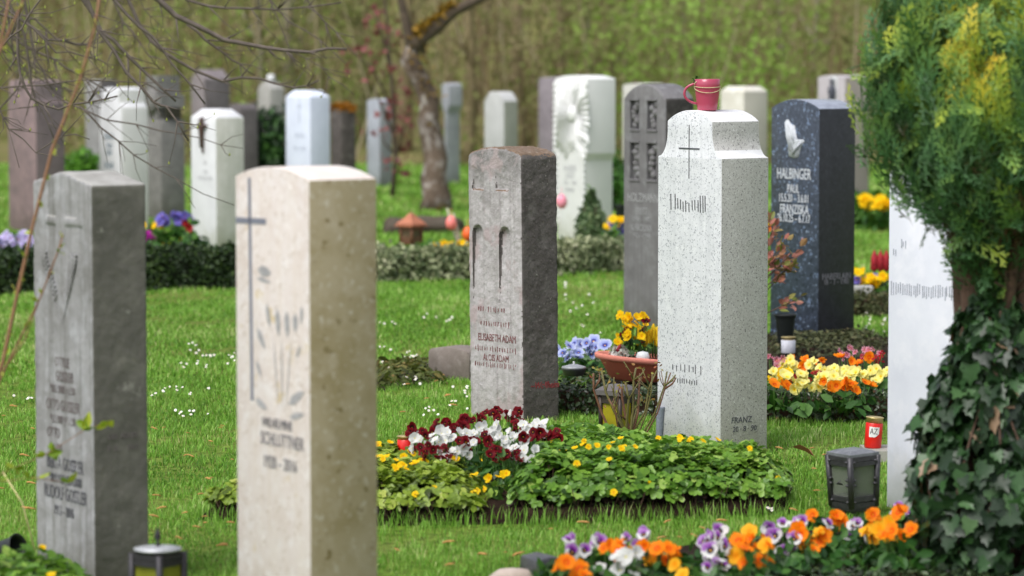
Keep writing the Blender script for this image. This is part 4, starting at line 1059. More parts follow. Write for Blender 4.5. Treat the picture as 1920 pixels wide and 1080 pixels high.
# ------------------------------------------------------------------ row two bed: clipped edging, primroses, bowl ...
def hedge(label, pts, width, h, n, leaf, size, tmpl=LEAF, core=None, cat='hedge', smooth=True):
    """clipped hedge along a polyline (world x,y)"""
    pts = [np.array(p_) for p_ in pts]; c = np.mean(pts, 0); root = empty('hedge', (c[0], c[1], 0), 0, label, cat)
    mb = MB(); core_mb = MB(); segs = list(zip(pts[:-1], pts[1:])); Ls = [np.linalg.norm(b - a) for a, b in segs]
    for (a, b), L_ in zip(segs, Ls):
        m_ = int(n * L_ / sum(Ls)); t = (b - a) / L_; nn = np.array([-t[1], t[0]])
        u_ = rng.uniform(-.01, 1.01, m_); which = rng.uniform(size=m_); s_ = np.zeros(m_); z = np.zeros(m_); nr = np.zeros((m_, 3))
        top = which < width / (width + 2 * h)
        s_[top] = rng.uniform(-.5, .5, top.sum()) * width; z[top] = h; nr[top, 2] = 1
        sd_ = ~top; sg = np.where(rng.uniform(size=m_) < .5, 1, -1)
        s_[sd_] = (sg * width / 2)[sd_]; z[sd_] = rng.uniform(0, h, sd_.sum()); nr[sd_, :2] = nn * sg[sd_, None]; nr[sd_, 2] = .3
        end = rng.uniform(size=m_) < width / (L_ + width) * .6
        u_[end] = np.where(rng.uniform(size=end.sum()) < .5, 0, 1); s_[end] = rng.uniform(-.5, .5, end.sum()) * width; z[end] = rng.uniform(0, h, end.sum()); nr[end, :2] = t * np.where(u_[end] < .5, -1, 1)[:, None]
        q = a + (b - a) * u_[:, None] + nn * s_[:, None] - c
        p = np.concatenate([q, z[:, None]], 1)
        p[:, 2] *= 1 + .07 * clump(p[:, :2], 4, 3); p += rng.normal(size=(m_, 3)) * size * .4
        p[:, 2] = np.maximum(p[:, 2], .005)
        mb.scatter(*tmpl, p, rot_from_normal(nr + rng.normal(size=(m_, 3)) * .55), size * rng.uniform(.6, 1.3, m_), np.clip(.5 + .15 * clump(p, 6, 4) + rng.normal(size=m_) * .22, 0, 1), 0, smooth)
        M = Matrix.Translation(((a[0] + b[0]) / 2 - c[0], (a[1] + b[1]) / 2 - c[1], h * .45)) @ Matrix.Rotation(math.atan2(t[1], t[0]), 4, 'Z')
        core_mb.box((0, 0, 0), (L_ * .99, width * .82, h * .86), M=M)
    mb.build('foliage', [leaf], root); core_mb.build('twig_core', [core or twig], root)
    return root
def gp(px, py): v = G(px, py); return (v.x, v.y)
hedge('low clipped dark ivy edging in front of the primroses', [gp(1040, 772), gp(1300, 782), gp(1560, 788), gp(1680, 788)], .16, .115, 5200, cot, .024)
heath = ramp_mat('heath_leaf', [(0, lin(52, 58, 36)), (.6, lin(88, 94, 60)), (1, lin(120, 112, 80))], rough=.7)
cover('dull heathery ground cover around the foot of the dark blue pillar', [gp(1430, 690), gp(1665, 690), gp(1665, 650), gp(1600, 640), gp(1440, 640)], .10, 2600, heath, .03, tmpl=LEAF)
prim = ramp_mat('primrose_leaf', [(0, lin(32, 66, 24)), (.5, lin(62, 108, 40)), (1, lin(98, 140, 64))], rough=.5)
PR = [('yellow', 1450, 700, 'deep yellow primrose beside the white granite pillar'), ('orange', 1452, 722, 'small orange primrose at the foot of the granite pillar'), ('pink', 1450, 672, 'pale pink daisy plant beside the granite pillar'),
      ('lemon', 1490, 683, 'pale yellow primrose second from the left at the back'), ('orange', 1513, 680, 'orange primrose at the back left of the bed'), ('red', 1512, 703, 'dark red daisy plant amid the pale yellow primroses'),
      ('lemon', 1545, 685, 'pale yellow primrose in the middle of the back row'), ('lemon', 1550, 712, 'pale yellow primrose in the middle of the front row'), ('orange', 1577, 723, 'orange primrose in the front row, right of centre'),
      ('lemon', 1580, 695, 'large pale yellow primrose in the centre'), ('orange', 1600, 672, 'bright orange primrose at the back right'), ('lemon', 1615, 700, 'large pale yellow primrose right of centre'),
      ('orange', 1605, 720, 'orange primrose in the front row near the white marble stone'), ('lemon', 1645, 700, 'pale yellow primrose touching the white marble edge'), ('pink', 1600, 660, 'pink and white daisy plant at the back'),
      ('red', 1648, 672, 'red daisy plant at the back right'), ('pink', 1622, 658, 'light pink daisy plant behind the orange primrose'), ('lemon', 1515, 722, 'pale yellow primrose at the front left'), ('lemon', 1480, 705, 'yellow primrose behind the edging at left')]
for colr, px, py, lab in PR:
    z = .17 + .03 * (py < 680); pt = G(px, py, z); nb = {'lemon': 10, 'orange': 6, 'yellow': 7}.get(colr, 9); pr_ = colr in ('lemon', 'orange', 'yellow')
    dz = DAISY[0] if colr == 'pink' else DAISY[1]
    plant('primrose' if pr_ else 'daisy', (pt.x, pt.y, .05), lab, 'primrose' if pr_ else 'daisy', [(random.uniform(-.075, .075), random.uniform(-.07, .05), z - .05 + random.uniform(-.03, .02), colr if pr_ else dz, .054 if pr_ else .036) for _ in range(nb)], prim, 30, .09, .08, .06, group='spring flowers in the bed before the dark blue pillar')
# pale blue pansies
for px, py, lab in ((1068, 655, 'pale blue pansy plant beside the mossy pillar'), (1092, 647, 'pale blue pansy plant, middle of the three'), (1118, 648, 'pale blue pansy plant next to the terracotta bowl')):
    pt = G(px, py, .2); plant('pansy', (pt.x, pt.y, .05), lab, 'pansy', [(random.uniform(-.06, .06), random.uniform(-.05, .04), .14 + random.uniform(-.045, .035), 'blue', .075) for _ in range(6)], n=36, spread=.09, h=.11, lsize=.055, group='pale blue pansies')
cover('dull green creeping cover below the pale blue pansies', [gp(1050, 745), gp(1250, 750), gp(1250, 690), gp(1050, 690)], .09, 1500, cot, .03, tmpl=LEAF)
# terracotta bowl
terr = plain('terracotta', lin(194, 106, 84), .8, var=.1, bscale=14); terr2 = plain('terracotta_rim', lin(228, 140, 122), .75, var=.06, bscale=14)
bd = 15.05; bc = P(1190, 668, bd); bowl = empty('flower_bowl', (bc.x, bd, .09), 0, 'oval terracotta flower bowl tilted beside the white granite pillar', 'flower bowl')
bowl.rotation_euler = (0, R(5), R(8)); hb_ = bc.z - .09
mb = MB(); mb.lathe([(0, 0), (.095, 0), (.105, .008), (.15, hb_ * .75), (.155, hb_ * .8)], 32, 0, sx=1.15); mb.build('bowl', [terr], bowl)
mb = MB(); mb.lathe([(.155, hb_ * .78), (.172, hb_ * .84), (.175, hb_ * .98), (.168, hb_ * 1.05), (.155, hb_ * 1.03), (.15, hb_ * .9)], 32, 0, sx=1.15); mb.build('rim', [terr2], bowl)
mb = MB(); mb.lathe([(0, hb_ * .98), (.155, hb_ * .9)], 24, 0, sx=1.15); mb.build('soil', [soil], bowl)
zt = .09 + hb_
yb_l = [(random.uniform(-.07, .08), random.uniform(-.06, .05), random.uniform(.07, .21), 'yellow' if random.random() < .8 else 'maroon', .045) for _ in range(30)]
plant('pansy', (P(1186, 640, bd).x, bd, zt - .01), 'bushy yellow pansy with a few dark purple faces, in the terracotta bowl', 'pansy', yb_l, n=60, spread=.09, h=.13, lsize=.04)
gx = P(1215, 640, bd).x
mb = MB(); hr = empty('heather', (gx, bd + .05, zt - .01), 0, 'upright yellow heather at the granite side of the terracotta bowl', 'heather')
for i in range(38):
    x, y = random.uniform(-.05, .09), random.uniform(-.05, .05); hh = random.uniform(.11, .19); tp = (x * 1.4, y * 1.4, hh)
    mb.tube([(x, y, 0), (x * 1.2, y * 1.2, hh * .5)], .002, 4, 0); mb.lathe([(0, 0), (.009, .01), (.008, hh * .35), (0, hh * .45)], 6, 1, Matrix.Translation((x * 1.2, y * 1.2, hh * .45)))
mb.build('spikes', [leaf_stem, plain('yellow_heather', lin(240, 196, 20), .8, bump=1, bscale=200, var=.2)], hr)
silver = ramp_mat('silver_leaf', [(0, lin(150, 152, 140)), (1, lin(215, 215, 205))], rough=.8, trans=.1)
sv = empty('silver_plant', (P(1160, 650, bd).x, bd - .09, zt - .012), 0, 'silver leaved plant hanging over the left side of the terracotta bowl', 'plant')
mb = MB(); n = 60; a = rng.uniform(0, 6.28, n); p = np.stack([np.cos(a) * .035, np.sin(a) * .03, rng.uniform(.0, .06, n)], 1)
mb.scatter(*LEAF, p, rot_from_normal(np.stack([np.cos(a), np.sin(a), np.full(n, .5)], 1) + rng.normal(size=(n, 3)) * .4), np.full(n, .035) * rng.uniform(.6, 1.2, n), rng.uniform(0, 1, n)); mb.build('foliage', [silver], sv)
# small gnome-like ornament: white cone with a red cap
on = empty('ornament', (P(1146, 640, bd).x, bd - .1, zt - .012), 0, 'small white ornament with a dark red cap leaning in the terracotta bowl', 'ornament'); on.rotation_euler = (0, R(28), 0)
mb = MB(); mb.lathe([(0, 0), (.018, .004), (.022, .03), (.014, .055), (0, .056)], 14); mb.build('body', [plain('white_ceramic', lin(225, 225, 220), .5, var=.05)], on)
mb = MB(); mb.lathe([(.016, .05), (.015, .056), (.006, .08), (0, .095)], 14); mb.build('cap', [plain('red_cap', lin(140, 20, 40), .6)], on)
mb = MB(); mb.lathe([(0, 0), (.022, .004), (.03, .022), (.022, .045), (0, .05)], 12, sx=1.1)
tag(mb.build('pebble', [plain('white_pebble', lin(222, 224, 226), .6, var=.05)], None, (P(1203, 655, bd).x, bd - .13, zt - .014)), 'white pebble lying in the right of the terracotta bowl', 'pebble')
# shallow grey dish
dd_ = 14.95; q = P(1076, 700, dd_); mb = MB(); 
dish = empty('dish', (q.x, dd_, q.z - .01), 0, 'shallow grey dish with a pale lid under the blue pansies', 'dish')
mb.lathe([(0, 0), (.045, 0), (.058, .03), (.06, .034), (.052, .036)], 24); mb.build('bowl', [plain('dark_grey_metal', lin(96, 98, 100), .4, .5, var=.1)], dish)
mb = MB(); mb.lathe([(.06, .036), (.055, .042), (.02, .052), (.006, .054), (.005, .066), (0, .068)], 24); mb.build('lid', [plain('pale_metal', lin(186, 188, 190), .35, .4, var=.08)], dish)
# small squarish stone left of the mossy pillar
bm = prism_bm(profile('soft', .26, .15, .012, r=.02), .16, .012, 0, None, 2)
kst = bm_obj('small_gravestone', bm, [stone('taupe_stone', lin(128, 118, 112), lin(104, 96, 92), lin(146, 138, 132), blot=10, fine=.4)])
q = G(858, 712); kst.location = (q.x, q.y + .08, 0); kst.rotation_euler = (0, 0, -R(35)); tag(kst, 'small squat taupe stone in the grass just left of the mossy pillar', 'gravestone')

# ------------------------------------------------------------------ small grave furniture
iron = plain('dark_iron', lin(72, 71, 74), .45, .6, bump=.6, bscale=50, var=.25)
def lantern(label, px, ybase, d, w_, h, rz, mat, pane, roofmat=None, tapers=1.12, finial=False, rivets=True, name='grave_lantern', zb=0.0, roof_h=.02, over=1.18, round_roof=False):
    x = XW(px, d); root = empty(name, (x, d, zb), rz, label, 'lantern')
    hw = w_ / 2; ft = h * .14
    mb = MB(); mb.box((0, 0, ft * .4), (w_ * .74, w_ * .74, ft * .8)); mb.box((0, 0, ft * .88), (w_ * .98, w_ * .98, ft * .3)); mb.build('foot', [mat], root)
    mb = MB(); z0, z1 = ft, h - roof_h
    for sx_ in (-1, 1):
        for sy_ in (-1, 1):
            mb.tube([(sx_ * hw * .92, sy_ * hw * .92, z0), (sx_ * hw * .92 * tapers, sy_ * hw * .92 * tapers, z1)], w_ * .095, 6)
            if rivets:
                for tz in (.12, .45, .55, .9):
                    k_ = 1 + (tapers - 1) * tz
                    for ox, oy in ((sx_ * hw * 1.0 * k_, sy_ * hw * .72 * k_), (sx_ * hw * .72 * k_, sy_ * hw * 1.0 * k_)):
                        mb.lathe([(0, -.006), (.007, -.003), (.007, .003), (0, .006)], 7, 0, Matrix.Translation((ox, oy, z0 + (z1 - z0) * tz)))
    for zz_, k_ in ((z0 + .008, 1.0), (z0 + .03, 1.01), (z1 - .008, tapers), (z1 - .026, tapers * .99)):
        e_ = hw * .92 * k_
        for ax in range(4):
            a = R(90 * ax); M = Matrix.Rotation(a, 4, 'Z'); mb.box((0, -e_, zz_), (2 * e_, w_ * .10, h * .07), M=M)
    mb.build('frame', [mat], root)
    for ax in range(4):
        a = R(90 * ax); M = Matrix.Rotation(a, 4, 'Z'); mb = MB(); e0, e1 = hw * .86, hw * .86 * tapers
        V = [(-e0, -e0, z0), (e0, -e0, z0), (e1, -e1, z1), (-e1, -e1, z1), (-e0, -e0 + .003, z0), (e0, -e0 + .003, z0), (e1, -e1 + .003, z1), (-e1, -e1 + .003, z1)]
        mb.add([tuple(M @ Vector(v)) for v in V], [(0, 1, 2, 3), (7, 6, 5, 4), (0, 4, 5, 1), (1, 5, 6, 2), (2, 6, 7, 3), (3, 7, 4, 0)]); mb.build('pane', [pane], root)
    mb = MB(); e = hw * over * tapers
    mb.box((0, 0, h - roof_h * .75), (2 * e, 2 * e, roof_h * .5)); mb.box((0, 0, h - roof_h * .25), (2 * e, 2 * e, roof_h * .5), taper=.55)
    if round_roof:
        mb.v.clear(); mb.loops.clear(); mb.tot.clear(); mb.mi.clear(); mb.sm.clear(); mb.rnd.clear(); mb.n = 0
        mb.lathe([(.0, h - .012), (hw * .9, h - .012), (hw * 1.2, h - .006), (hw * 1.22, h - .002), (hw * .5, h + .004), (0, h + .005)], 28)
    mb.build('roof', [roofmat or mat], root)
    if finial:
        mb = MB(); mb.lathe([(.012, h - .002), (.005, h + .012), (.004, h + .02), (.010, h + .03), (.007, h + .042), (0, h + .058)], 10); mb.build('finial', [mat], root)
    return root
smoke = glass('smoky_pane', lin(172, 178, 166), .75, .25)
ln = lantern('dark wrought iron grave lantern with smoky panes, among the orange pansies', 1601, 965, 11.25, .121, .235, R(33), iron, smoke, plain('worn_iron_roof', lin(130, 132, 138), .4, .5, bump=.5, bscale=40, var=.3), over=.98)
ln.rotation_euler = (0, R(-2), R(33))
mb = MB(); mb.tube([(-.075, -.03, .12), (-.1, -.035, .125), (-.088, -.04, .137)], [.004, .003, .002], 6); mb.build('latch', [iron], ln)
amberp = plain('amber_pane', lin(150, 140, 30), .25, var=.3, bscale=14)
lantern('black lantern with greenish yellow panes behind the pruned rose', 1156, 800, 13.25, .105, .255, R(-35), plain('dark_bronze', lin(64, 56, 52), .5, .5, var=.2), amberp, plain('dark_roof', lin(110, 104, 104), .4, .4, var=.15), rivets=False, over=1.25, roof_h=.04, tapers=1.0)
lantern('grave lantern with a flat pale roof, spike and green panes at the bottom left edge', 297, 1080, 8.95, .112, .24, R(-35), plain('black_metal', lin(56, 54, 58), .5, .4, var=.2), plain('green_pane', lin(120, 122, 40), .25, var=.3, bscale=14), plain('pale_roof', lin(176, 178, 182), .45, .3, var=.1), rivets=False, over=1.0, roof_h=.014, tapers=1.0, finial=True, round_roof=True)
copper = plain('copper_patina', lin(178, 112, 84), .6, .1, var=.15)
lr = lantern('copper roofed lantern standing behind the variegated hedge', 771, 455, 25.6, .13, .17, R(-40), plain('rusty_brown', lin(120, 82, 60), .7, .2), plain('dim_pane', lin(90, 74, 56), .3), copper, rivets=False, over=1.45, roof_h=.02, tapers=1.0, zb=.1)
mb = MB(); mb.lathe([(.125, .168), (.11, .178), (.05, .22), (.03, .245), (.012, .25), (0, .262)], 4, 0, Matrix.Rotation(R(45), 4, 'Z'), smooth=False); mb.build('cap', [copper], lr)

def candle(label, px, py, d, r_, h, bodymat, lidmat, tilt=0, rz=0, z=None):
    q = P(px, py, d); root = empty('grave_candle', (q.x, d, q.z if z is None else z), rz, label, 'grave candle'); root.rotation_euler = (0, R(tilt), rz)
    mb = MB(); mb.lathe([(0, 0), (r_ * .93, 0), (r_, .004), (r_ * 1.02, h * .8), (r_ * .9, h * .84), (0, h * .84)], 24); mb.build('jar', [bodymat], root)
    mb = MB(); mb.lathe([(r_ * .98, h * .82), (r_ * .98, h * .96), (r_ * 1.06, h * .97), (r_ * 1.06, h), (r_ * .9, h * 1.01), (0, h * 1.0)], 24)
    mb.build('lid', [lidmat], root)
    return root
gold = plain('gold_lid', lin(196, 176, 120), .35, .6, var=.1)
redp = plain('red_plastic', lin(214, 30, 24), .3, var=.06)
kz = G(1640, 862).y
kb = MB(); M = Matrix.Translation((G(1640, 866).x + .24, 12.82, .012)) @ Matrix.Rotation(R(2), 4, 'Z'); kb.box((0, 0, 0), (.55, .22, .064), M=M)
tag(kb.build('edging_slab', [stone('concrete', lin(176, 174, 168), lin(150, 148, 142), blot=10, fine=.4)]), 'flat pale concrete slab under the red grave candle', 'slab')
cn = candle('bright red grave candle with gold lid and torn white sticker', 1636, 846, 12.82, .0345, .125, redp, gold, 4, 0, .044)
mb = MB()   # label wrapped on the jar
seg = []
for i in range(9):
    a = R(-128 + 8.5 * i); seg.append((.0358 * math.cos(a), .0358 * math.sin(a)))
top = [.088, .088, .088, .087, .088, .086, .088, .086, .088]; bot = [.047, .046, .046, .047, .046, .047, .050, .056, .060]
V = [(x, y, t) for (x, y), t in zip(seg, top)] + [(x, y, t) for (x, y), t in zip(seg, bot)]
mb.add(V, [(i, 9 + i, 10 + i, i + 1) for i in range(8)]); mb.build('sticker', [plain('white_paper', lin(228, 226, 224), .7, var=.05)], cn)
mb = MB(); cu = MB(); text_into(cu, 'AZ', 0, .069, .034, .7, front=0.0)
Vt = np.concatenate(cu.v); fl = []; 
a_ = R(-97) + Vt[:, 0] / .036; Vt = np.stack([.0364 * np.cos(a_), .0364 * np.sin(a_), Vt[:, 2]], 1)
st_ = 0; lp = cu.loops[0]
for t in cu.tot[0]: fl.append(tuple(lp[st_:st_ + t])); st_ += t
mb.add(Vt, fl); mb.build('sticker_text', [plain('black_print', lin(60, 50, 54), .7)], cn)
candle('squat candle with white jar and gold lid before the black vase', 1478, 662, 16.6, .037, .085, plain('white_jar', lin(206, 206, 216), .4, var=.05), gold, 0)
candle('low red candle with a gold lid half hidden left of the white pansies', 760, 852, 11.95, .03, .07, redp, gold, 0)
# vases
vm = plain('black_green_plastic', lin(24, 29, 29), .45, var=.2)
def vase(label, loc, r_, h, rot=(0, 0, 0), mat=vm, name='grave_vase'):
    mb = MB(); mb.lathe([(0, 0), (r_ * .55, 0), (r_ * .58, .006), (r_ * .82, h * .85), (r_ * .9, h * .93), (r_, h * .985), (r_ * .98, h), (r_ * .78, h * .93), (r_ * .5, .02), (0, .015)], 24)
    o = mb.build(name, [mat], None, loc, rot); tag(o, label, 'vase'); return o
q = P(1472, 652, 17.05); vase('black plastic vase standing at the foot of the dark blue pillar', (q.x, 17.05, .05), .063, .19)
q = P(-20, 1060, 10.15); o = vase('black vase lying toppled in the grass at the left edge', (q.x - .045, 10.2, .012), .046, .17, (0, R(74), R(-28)))
q = P(1235, 790, 13.2); vase('small grey blue spike vase between the rose and the granite pillar', (q.x, 13.2, .0), .022, .17, (0, R(3), 0), plain('grey_blue_plastic', lin(130, 136, 150), .5))
q = P(1165, 400, 26.0); vase('small dark vase beside the relief stone in the middle distance', (q.x, 26.0, .2), .06, .2)
# dark stone block and white stone
bm = prism_bm([(-.06, -.01), (.06, -.01), (.055, .055), (.0, .07), (-.055, .062)], .12, .008, 0, None, 2)
o = bm_obj('stone_block', bm, [stone('wet_dark_slate', lin(78, 78, 84), lin(54, 54, 60), lin(110, 110, 116), blot=14, fine=.3, rough=.35, spec=.5)])
q = G(1020, 1088); o.location = (q.x, q.y, 0.012); o.rotation_euler = (0, 0, R(25)); tag(o, 'dark wet slate block at the left end of the pansy bed', 'stone')
mb = MB(); mb.lathe([(0, -.02), (.05, -.005), (.06, .018), (.035, .04), (0, .046)], 14, sx=1.3)
o = mb.build('pale_stone', [stone('pale_pinkish_stone', lin(206, 190, 184), lin(186, 168, 160), blot=14, fine=.2)]); q = G(962, 1092); o.location = (q.x, q.y, 0); tag(o, 'pale pinkish stone left of the slate block, cut by the lower edge', 'stone')

# ------------------------------------------------------------------ pruned rose
def rose():
    c = G(1180, 812); d = c.y; root = empty('rose_bush', (XW(1178, 12.95), 12.95, 0), 0, 'pruned leafless rose bush with green brown thorny canes', 'rose bush')
    ends = [(1112, 700, .0), (1127, 692, .05), (1150, 705, -.05), (1166, 728, .03), (1172, 716, -.02), (1192, 690, .0), (1200, 702, .04), (1222, 700, -.04), (1232, 694, .0), (1258, 700, .03), (1250, 695, -.03), (1205, 745, .06), (1140, 745, -.06)]
    k = 12.95 / F
    for i, (px, py, dy) in enumerate(ends):
        e = np.array([(px - 1178) * k, dy, P(px, py, 12.95).z]); b0 = np.array([random.uniform(-.03, .03), random.uniform(-.02, .02), .03])
        mid = b0 + (e - b0) * .5 + np.array([(e[0]) * .12 + random.uniform(-.012, .012), random.uniform(-.02, .02), -.01])
        mb = MB(); pts = [b0, b0 + (mid - b0) * .5 + rng.normal(size=3) * .004, mid, mid + (e - mid) * .55 + rng.normal(size=3) * .011, e]
        r0 = random.uniform(.0035, .006); mb.tube(pts, [r0 * 1.2, r0, r0 * .9, r0 * .8, r0 * .75], 7)
        for j in range(6):
            t = random.uniform(.15, .95) * 4; a = int(t); q_ = pts[a] + (pts[min(4, a + 1)] - pts[a]) * (t - a); dv = rng.normal(size=3); dv /= np.linalg.norm(dv)
            mb.tube([q_, q_ + dv * .011], [.002, .0004], 4)
        for j in range(2):
            q_ = pts[random.choice((2, 3))]; e_ = q_ + np.array([random.uniform(-.06, .06), random.uniform(-.03, .03), random.uniform(.03, .08)]); mb.tube([q_, (q_ + e_) / 2 + rng.normal(size=3) * .006, e_], [r0 * .6, r0 * .5, r0 * .4], 5)
        if i in (5, 9, 10):
            q_ = pts[3]; mb.tube([q_, q_ + np.array([.03, 0, .02]), q_ + np.array([.045, 0, .045])], [.005, .004, .003], 6)
        mb.build('cane', [plain('rose_cane', lin(98, 92, 46) if i % 3 else lin(112, 76, 54), .6, var=.25, bscale=30)], root)
    mb = MB(); n = 60; e_ = np.array([[(px - 1178) * k, dy, P(px, py, 12.95).z] for px, py, dy in ends])
    p = e_[rng.integers(0, len(e_), n)] + rng.normal(size=(n, 3)) * [.02, .02, .02]
    mb.scatter(*LEAF, p, rot_from_normal(rng.normal(size=(n, 3))), np.full(n, .018), rng.uniform(0, 1, n)); mb.build('young_leaves', [ramp_mat('rose_bud_leaf', [(0, lin(150, 80, 50)), (.5, lin(150, 130, 60)), (1, lin(120, 140, 60))])], root)
rose()
# red-leaved shrub beside the dark blue pillar
nd = empty('red_leaf_shrub', (XW(1425, 16.3), 16.3, 0), 0, 'thin shrub with red and green young leaves before the dark blue pillar', 'shrub')
mb = MB(); lv = MB(); k = 16.3 / F
for px, py in ((1505, 466), (1470, 450), (1490, 490), (1475, 505), (1500, 555), (1450, 425), (1460, 470), (1480, 475), (1445, 405)):
    e = np.array([(px - 1425) * k, random.uniform(-.08, .08), P(px, py, 16.3).z]); b0 = np.array([0, 0, 0.0]); m1 = np.array([.01, 0, e[2] * .75])
    mb.tube([b0, m1, e], [.006, .004, .002], 5)
    n = 16; t = rng.uniform(.35, 1.0, n)[:, None]; p = m1 + (e - m1) * t + rng.normal(size=(n, 3)) * .012
    lv.scatter(*LEAF, p, rot_from_normal(rng.normal(size=(n, 3)) + [0, -.4, .8], (e - m1)[None] * 2 + rng.normal(size=(n, 3)) * .12), rng.uniform(.035, .06, n), rng.uniform(0, 1, n))
mb.build('stems', [bark], nd); lv.build('leaves', [ramp_mat('nandina_leaf', [(0, lin(110, 130, 50)), (.35, lin(150, 130, 80)), (.6, lin(176, 110, 96)), (1, lin(196, 140, 124))], trans=.3)], nd)
tu = G(1443, 410, .5)

# ------------------------------------------------------------------ middle distance hedges and flowers
yew = ramp_mat('yew_leaf', [(0, lin(22, 38, 14)), (.6, lin(40, 62, 24)), (1, lin(74, 96, 40))], rough=.5, trans=.1)
varieg = ramp_mat('variegated_leaf', [(0, lin(70, 86, 54)), (.4, lin(124, 136, 96)), (.75, lin(172, 176, 138)), (1, lin(206, 204, 170))], rough=.6, trans=.2)
hedge('low dark yew hedge across the left middle distance', [gp(-90, 553), gp(450, 537)], .42, .27, 9000, yew, .035, core=plain('yew_core', lin(26, 34, 16), 1, var=.4))
hedge('pale variegated hedge behind the mossy pillar', [gp(690, 528), gp(900, 522), gp(1060, 512), gp(1170, 503)], .36, .21, 8000, varieg, .045, core=plain('varieg_core', lin(60, 66, 40), 1, var=.4))
def shrub(name, label, cat, loc, rx, rz_, n, leaf, size, shape='ball', group=None, tmpl=LEAF, stemmat=None):
    root = empty(name, loc, 0, label, cat, group)
    u = rng.normal(size=(n, 3)); u /= np.linalg.norm(u, axis=1, keepdims=True); rd = rng.uniform(.25, 1, n) ** .45 * (1 + .18 * clump(u, 3, 12))
    p = u * rd[:, None]
    if shape == 'cone':
        t = (p[:, 2] + 1) / 2; p[:, :2] *= np.clip(1.25 * (1 - t), .05, 1)[:, None]
    p = p * [rx, rx, rz_] + [0, 0, rz_ * 1.02]; p[:, 2] = np.maximum(p[:, 2], .01)
    mb = MB(); mb.scatter(*tmpl, p, rot_from_normal(u + rng.normal(size=(n, 3)) * .6), size * rng.uniform(.6, 1.3, n), np.clip(.5 + .25 * clump(p, 2.2 / rx, 14) + rng.normal(size=n) * .2, 0, 1)); mb.build('foliage', [leaf], root)
    mb = MB()
    for i in range(5):
        a = i * 1.3; mb.tube([(0, 0, 0), (rx * .3 * math.cos(a), rx * .3 * math.sin(a), rz_ * .8), (rx * .5 * math.cos(a), rx * .5 * math.sin(a), rz_ * 1.4)], [.02 * rx / .3, .012 * rx / .3, .004], 5)
    mb.build('stems', [stemmat or bark], root); return root
q = gp(1108, 470)
shrub('conical_shrub', 'small conical grey green shrub before the white sunburst stone', 'shrub', (q[0], q[1], 0), .17, .26, 1500, ramp_mat('grey_green_leaf', [(0, lin(58, 82, 50)), (.6, lin(104, 128, 86)), (1, lin(150, 166, 120))], trans=.2), .045, 'cone')
dk = ramp_mat('dark_evergreen_leaf', [(0, lin(18, 36, 16)), (.6, lin(36, 66, 30)), (1, lin(70, 110, 48))], trans=.1)
q = P(506, 340, 37.5); shrub('evergreen_shrub', 'dark evergreen shrub between the white crucifix stone and the bluish white one', 'shrub', (q.x, 37.5, 0), .38, .5, 1600, dk, .09)
q = P(153, 330, 37); shrub('green_shrub', 'bright green little shrub behind the reddish brown stone', 'shrub', (q.x, 37, 0), .22, .26, 600, ramp_mat('lush_leaf', [(0, lin(50, 100, 20)), (1, lin(110, 165, 50))]), .08)
q = P(1156, 330, 33); shrub('green_shrub', 'green shrub between the sunburst stone and the dark relief stone', 'shrub', (q.x, 33, 0), .2, .3, 700, ramp_mat('fresh_leaf', [(0, lin(40, 80, 24)), (1, lin(80, 130, 50))]), .07)
q = P(1640, 430, 30); shrub('green_shrub', 'green leafy clump below the yellow flowers left of the conifer', 'shrub', (q.x - .05, 30, 0), .3, .16, 700, ramp_mat('bed_leaf', [(0, lin(40, 80, 20)), (1, lin(96, 140, 40))]), .08)
def mid_flowers(rows, d, group, bs=.08):
    for px, py, colr, nb, lab in rows:
        q = P(px, py, d); h = max(.08, q.z - .02)
        plant('flower_plant', (q.x, d, 0.02), lab, 'flowers', [(random.uniform(-.09, .09), random.uniform(-.08, .06), h - .02 + random.uniform(-.05, .03), colr, bs) for _ in range(nb)], prim, 34, .11, h * .85, .09, group=group)
mid_flowers([(318, 402, 'purple', 12, 'blue violet flower plant before the rough grey stone'), (342, 400, 'purple', 8, 'blue violet flower plant left of the crucifix stone'), (286, 416, 'yellow', 5, 'yellow flower plant left of the blue violet ones'), (288, 435, 'magenta', 4, 'magenta flower plant low beside the near grey pillar'), (325, 462, 'yellow', 7, 'yellow flower plant just above the dark yew hedge'), (352, 415, 'red', 3, 'dark red flower plant next to the crucifix stone')], 25.8, 'flowers behind the yew hedge')
mid_flowers([(5, 446, 'lilac', 14, 'pale lilac flower plant at the left edge above the yew hedge'), (30, 440, 'lilac', 14, 'pale lilac flower plant, middle of three above the yew hedge'), (56, 446, 'lilac', 12, 'pale lilac flower plant touching the near grey pillar'), (20, 470, 'lilac', 6, 'low lilac flower plant right above the yew hedge')], 24.6, 'lilac flowers by the yew hedge')
mid_flowers([(808, 456, 'yellow', 9, 'yellow flower plant left of the egg twigs, over the variegated hedge'), (832, 459, 'yellow', 10, 'yellow flower plant under the pink egg'), (858, 457, 'yellow', 7, 'yellow flower plant beside the mossy pillar')], 25.2, 'yellow flowers over the variegated hedge')
mid_flowers([(1160, 410, 'yellow', 6, 'yellow flower plant seen between the sunburst and relief stones'), (1158, 420, 'purple', 5, 'violet flower plant seen between the sunburst and relief stones'), (1443, 412, 'orange', 2, 'orange flower peeping out right of the granite pillar')], 25.5, None)
mid_flowers([(1636, 372, 'yellow', 16, 'bright yellow flower plant left of the conifer, upper bed'), (1655, 374, 'yellow', 14, 'bright yellow flower plant touching the white marble stone, upper bed')], 29.5, 'yellow flowers in the upper bed', .1)
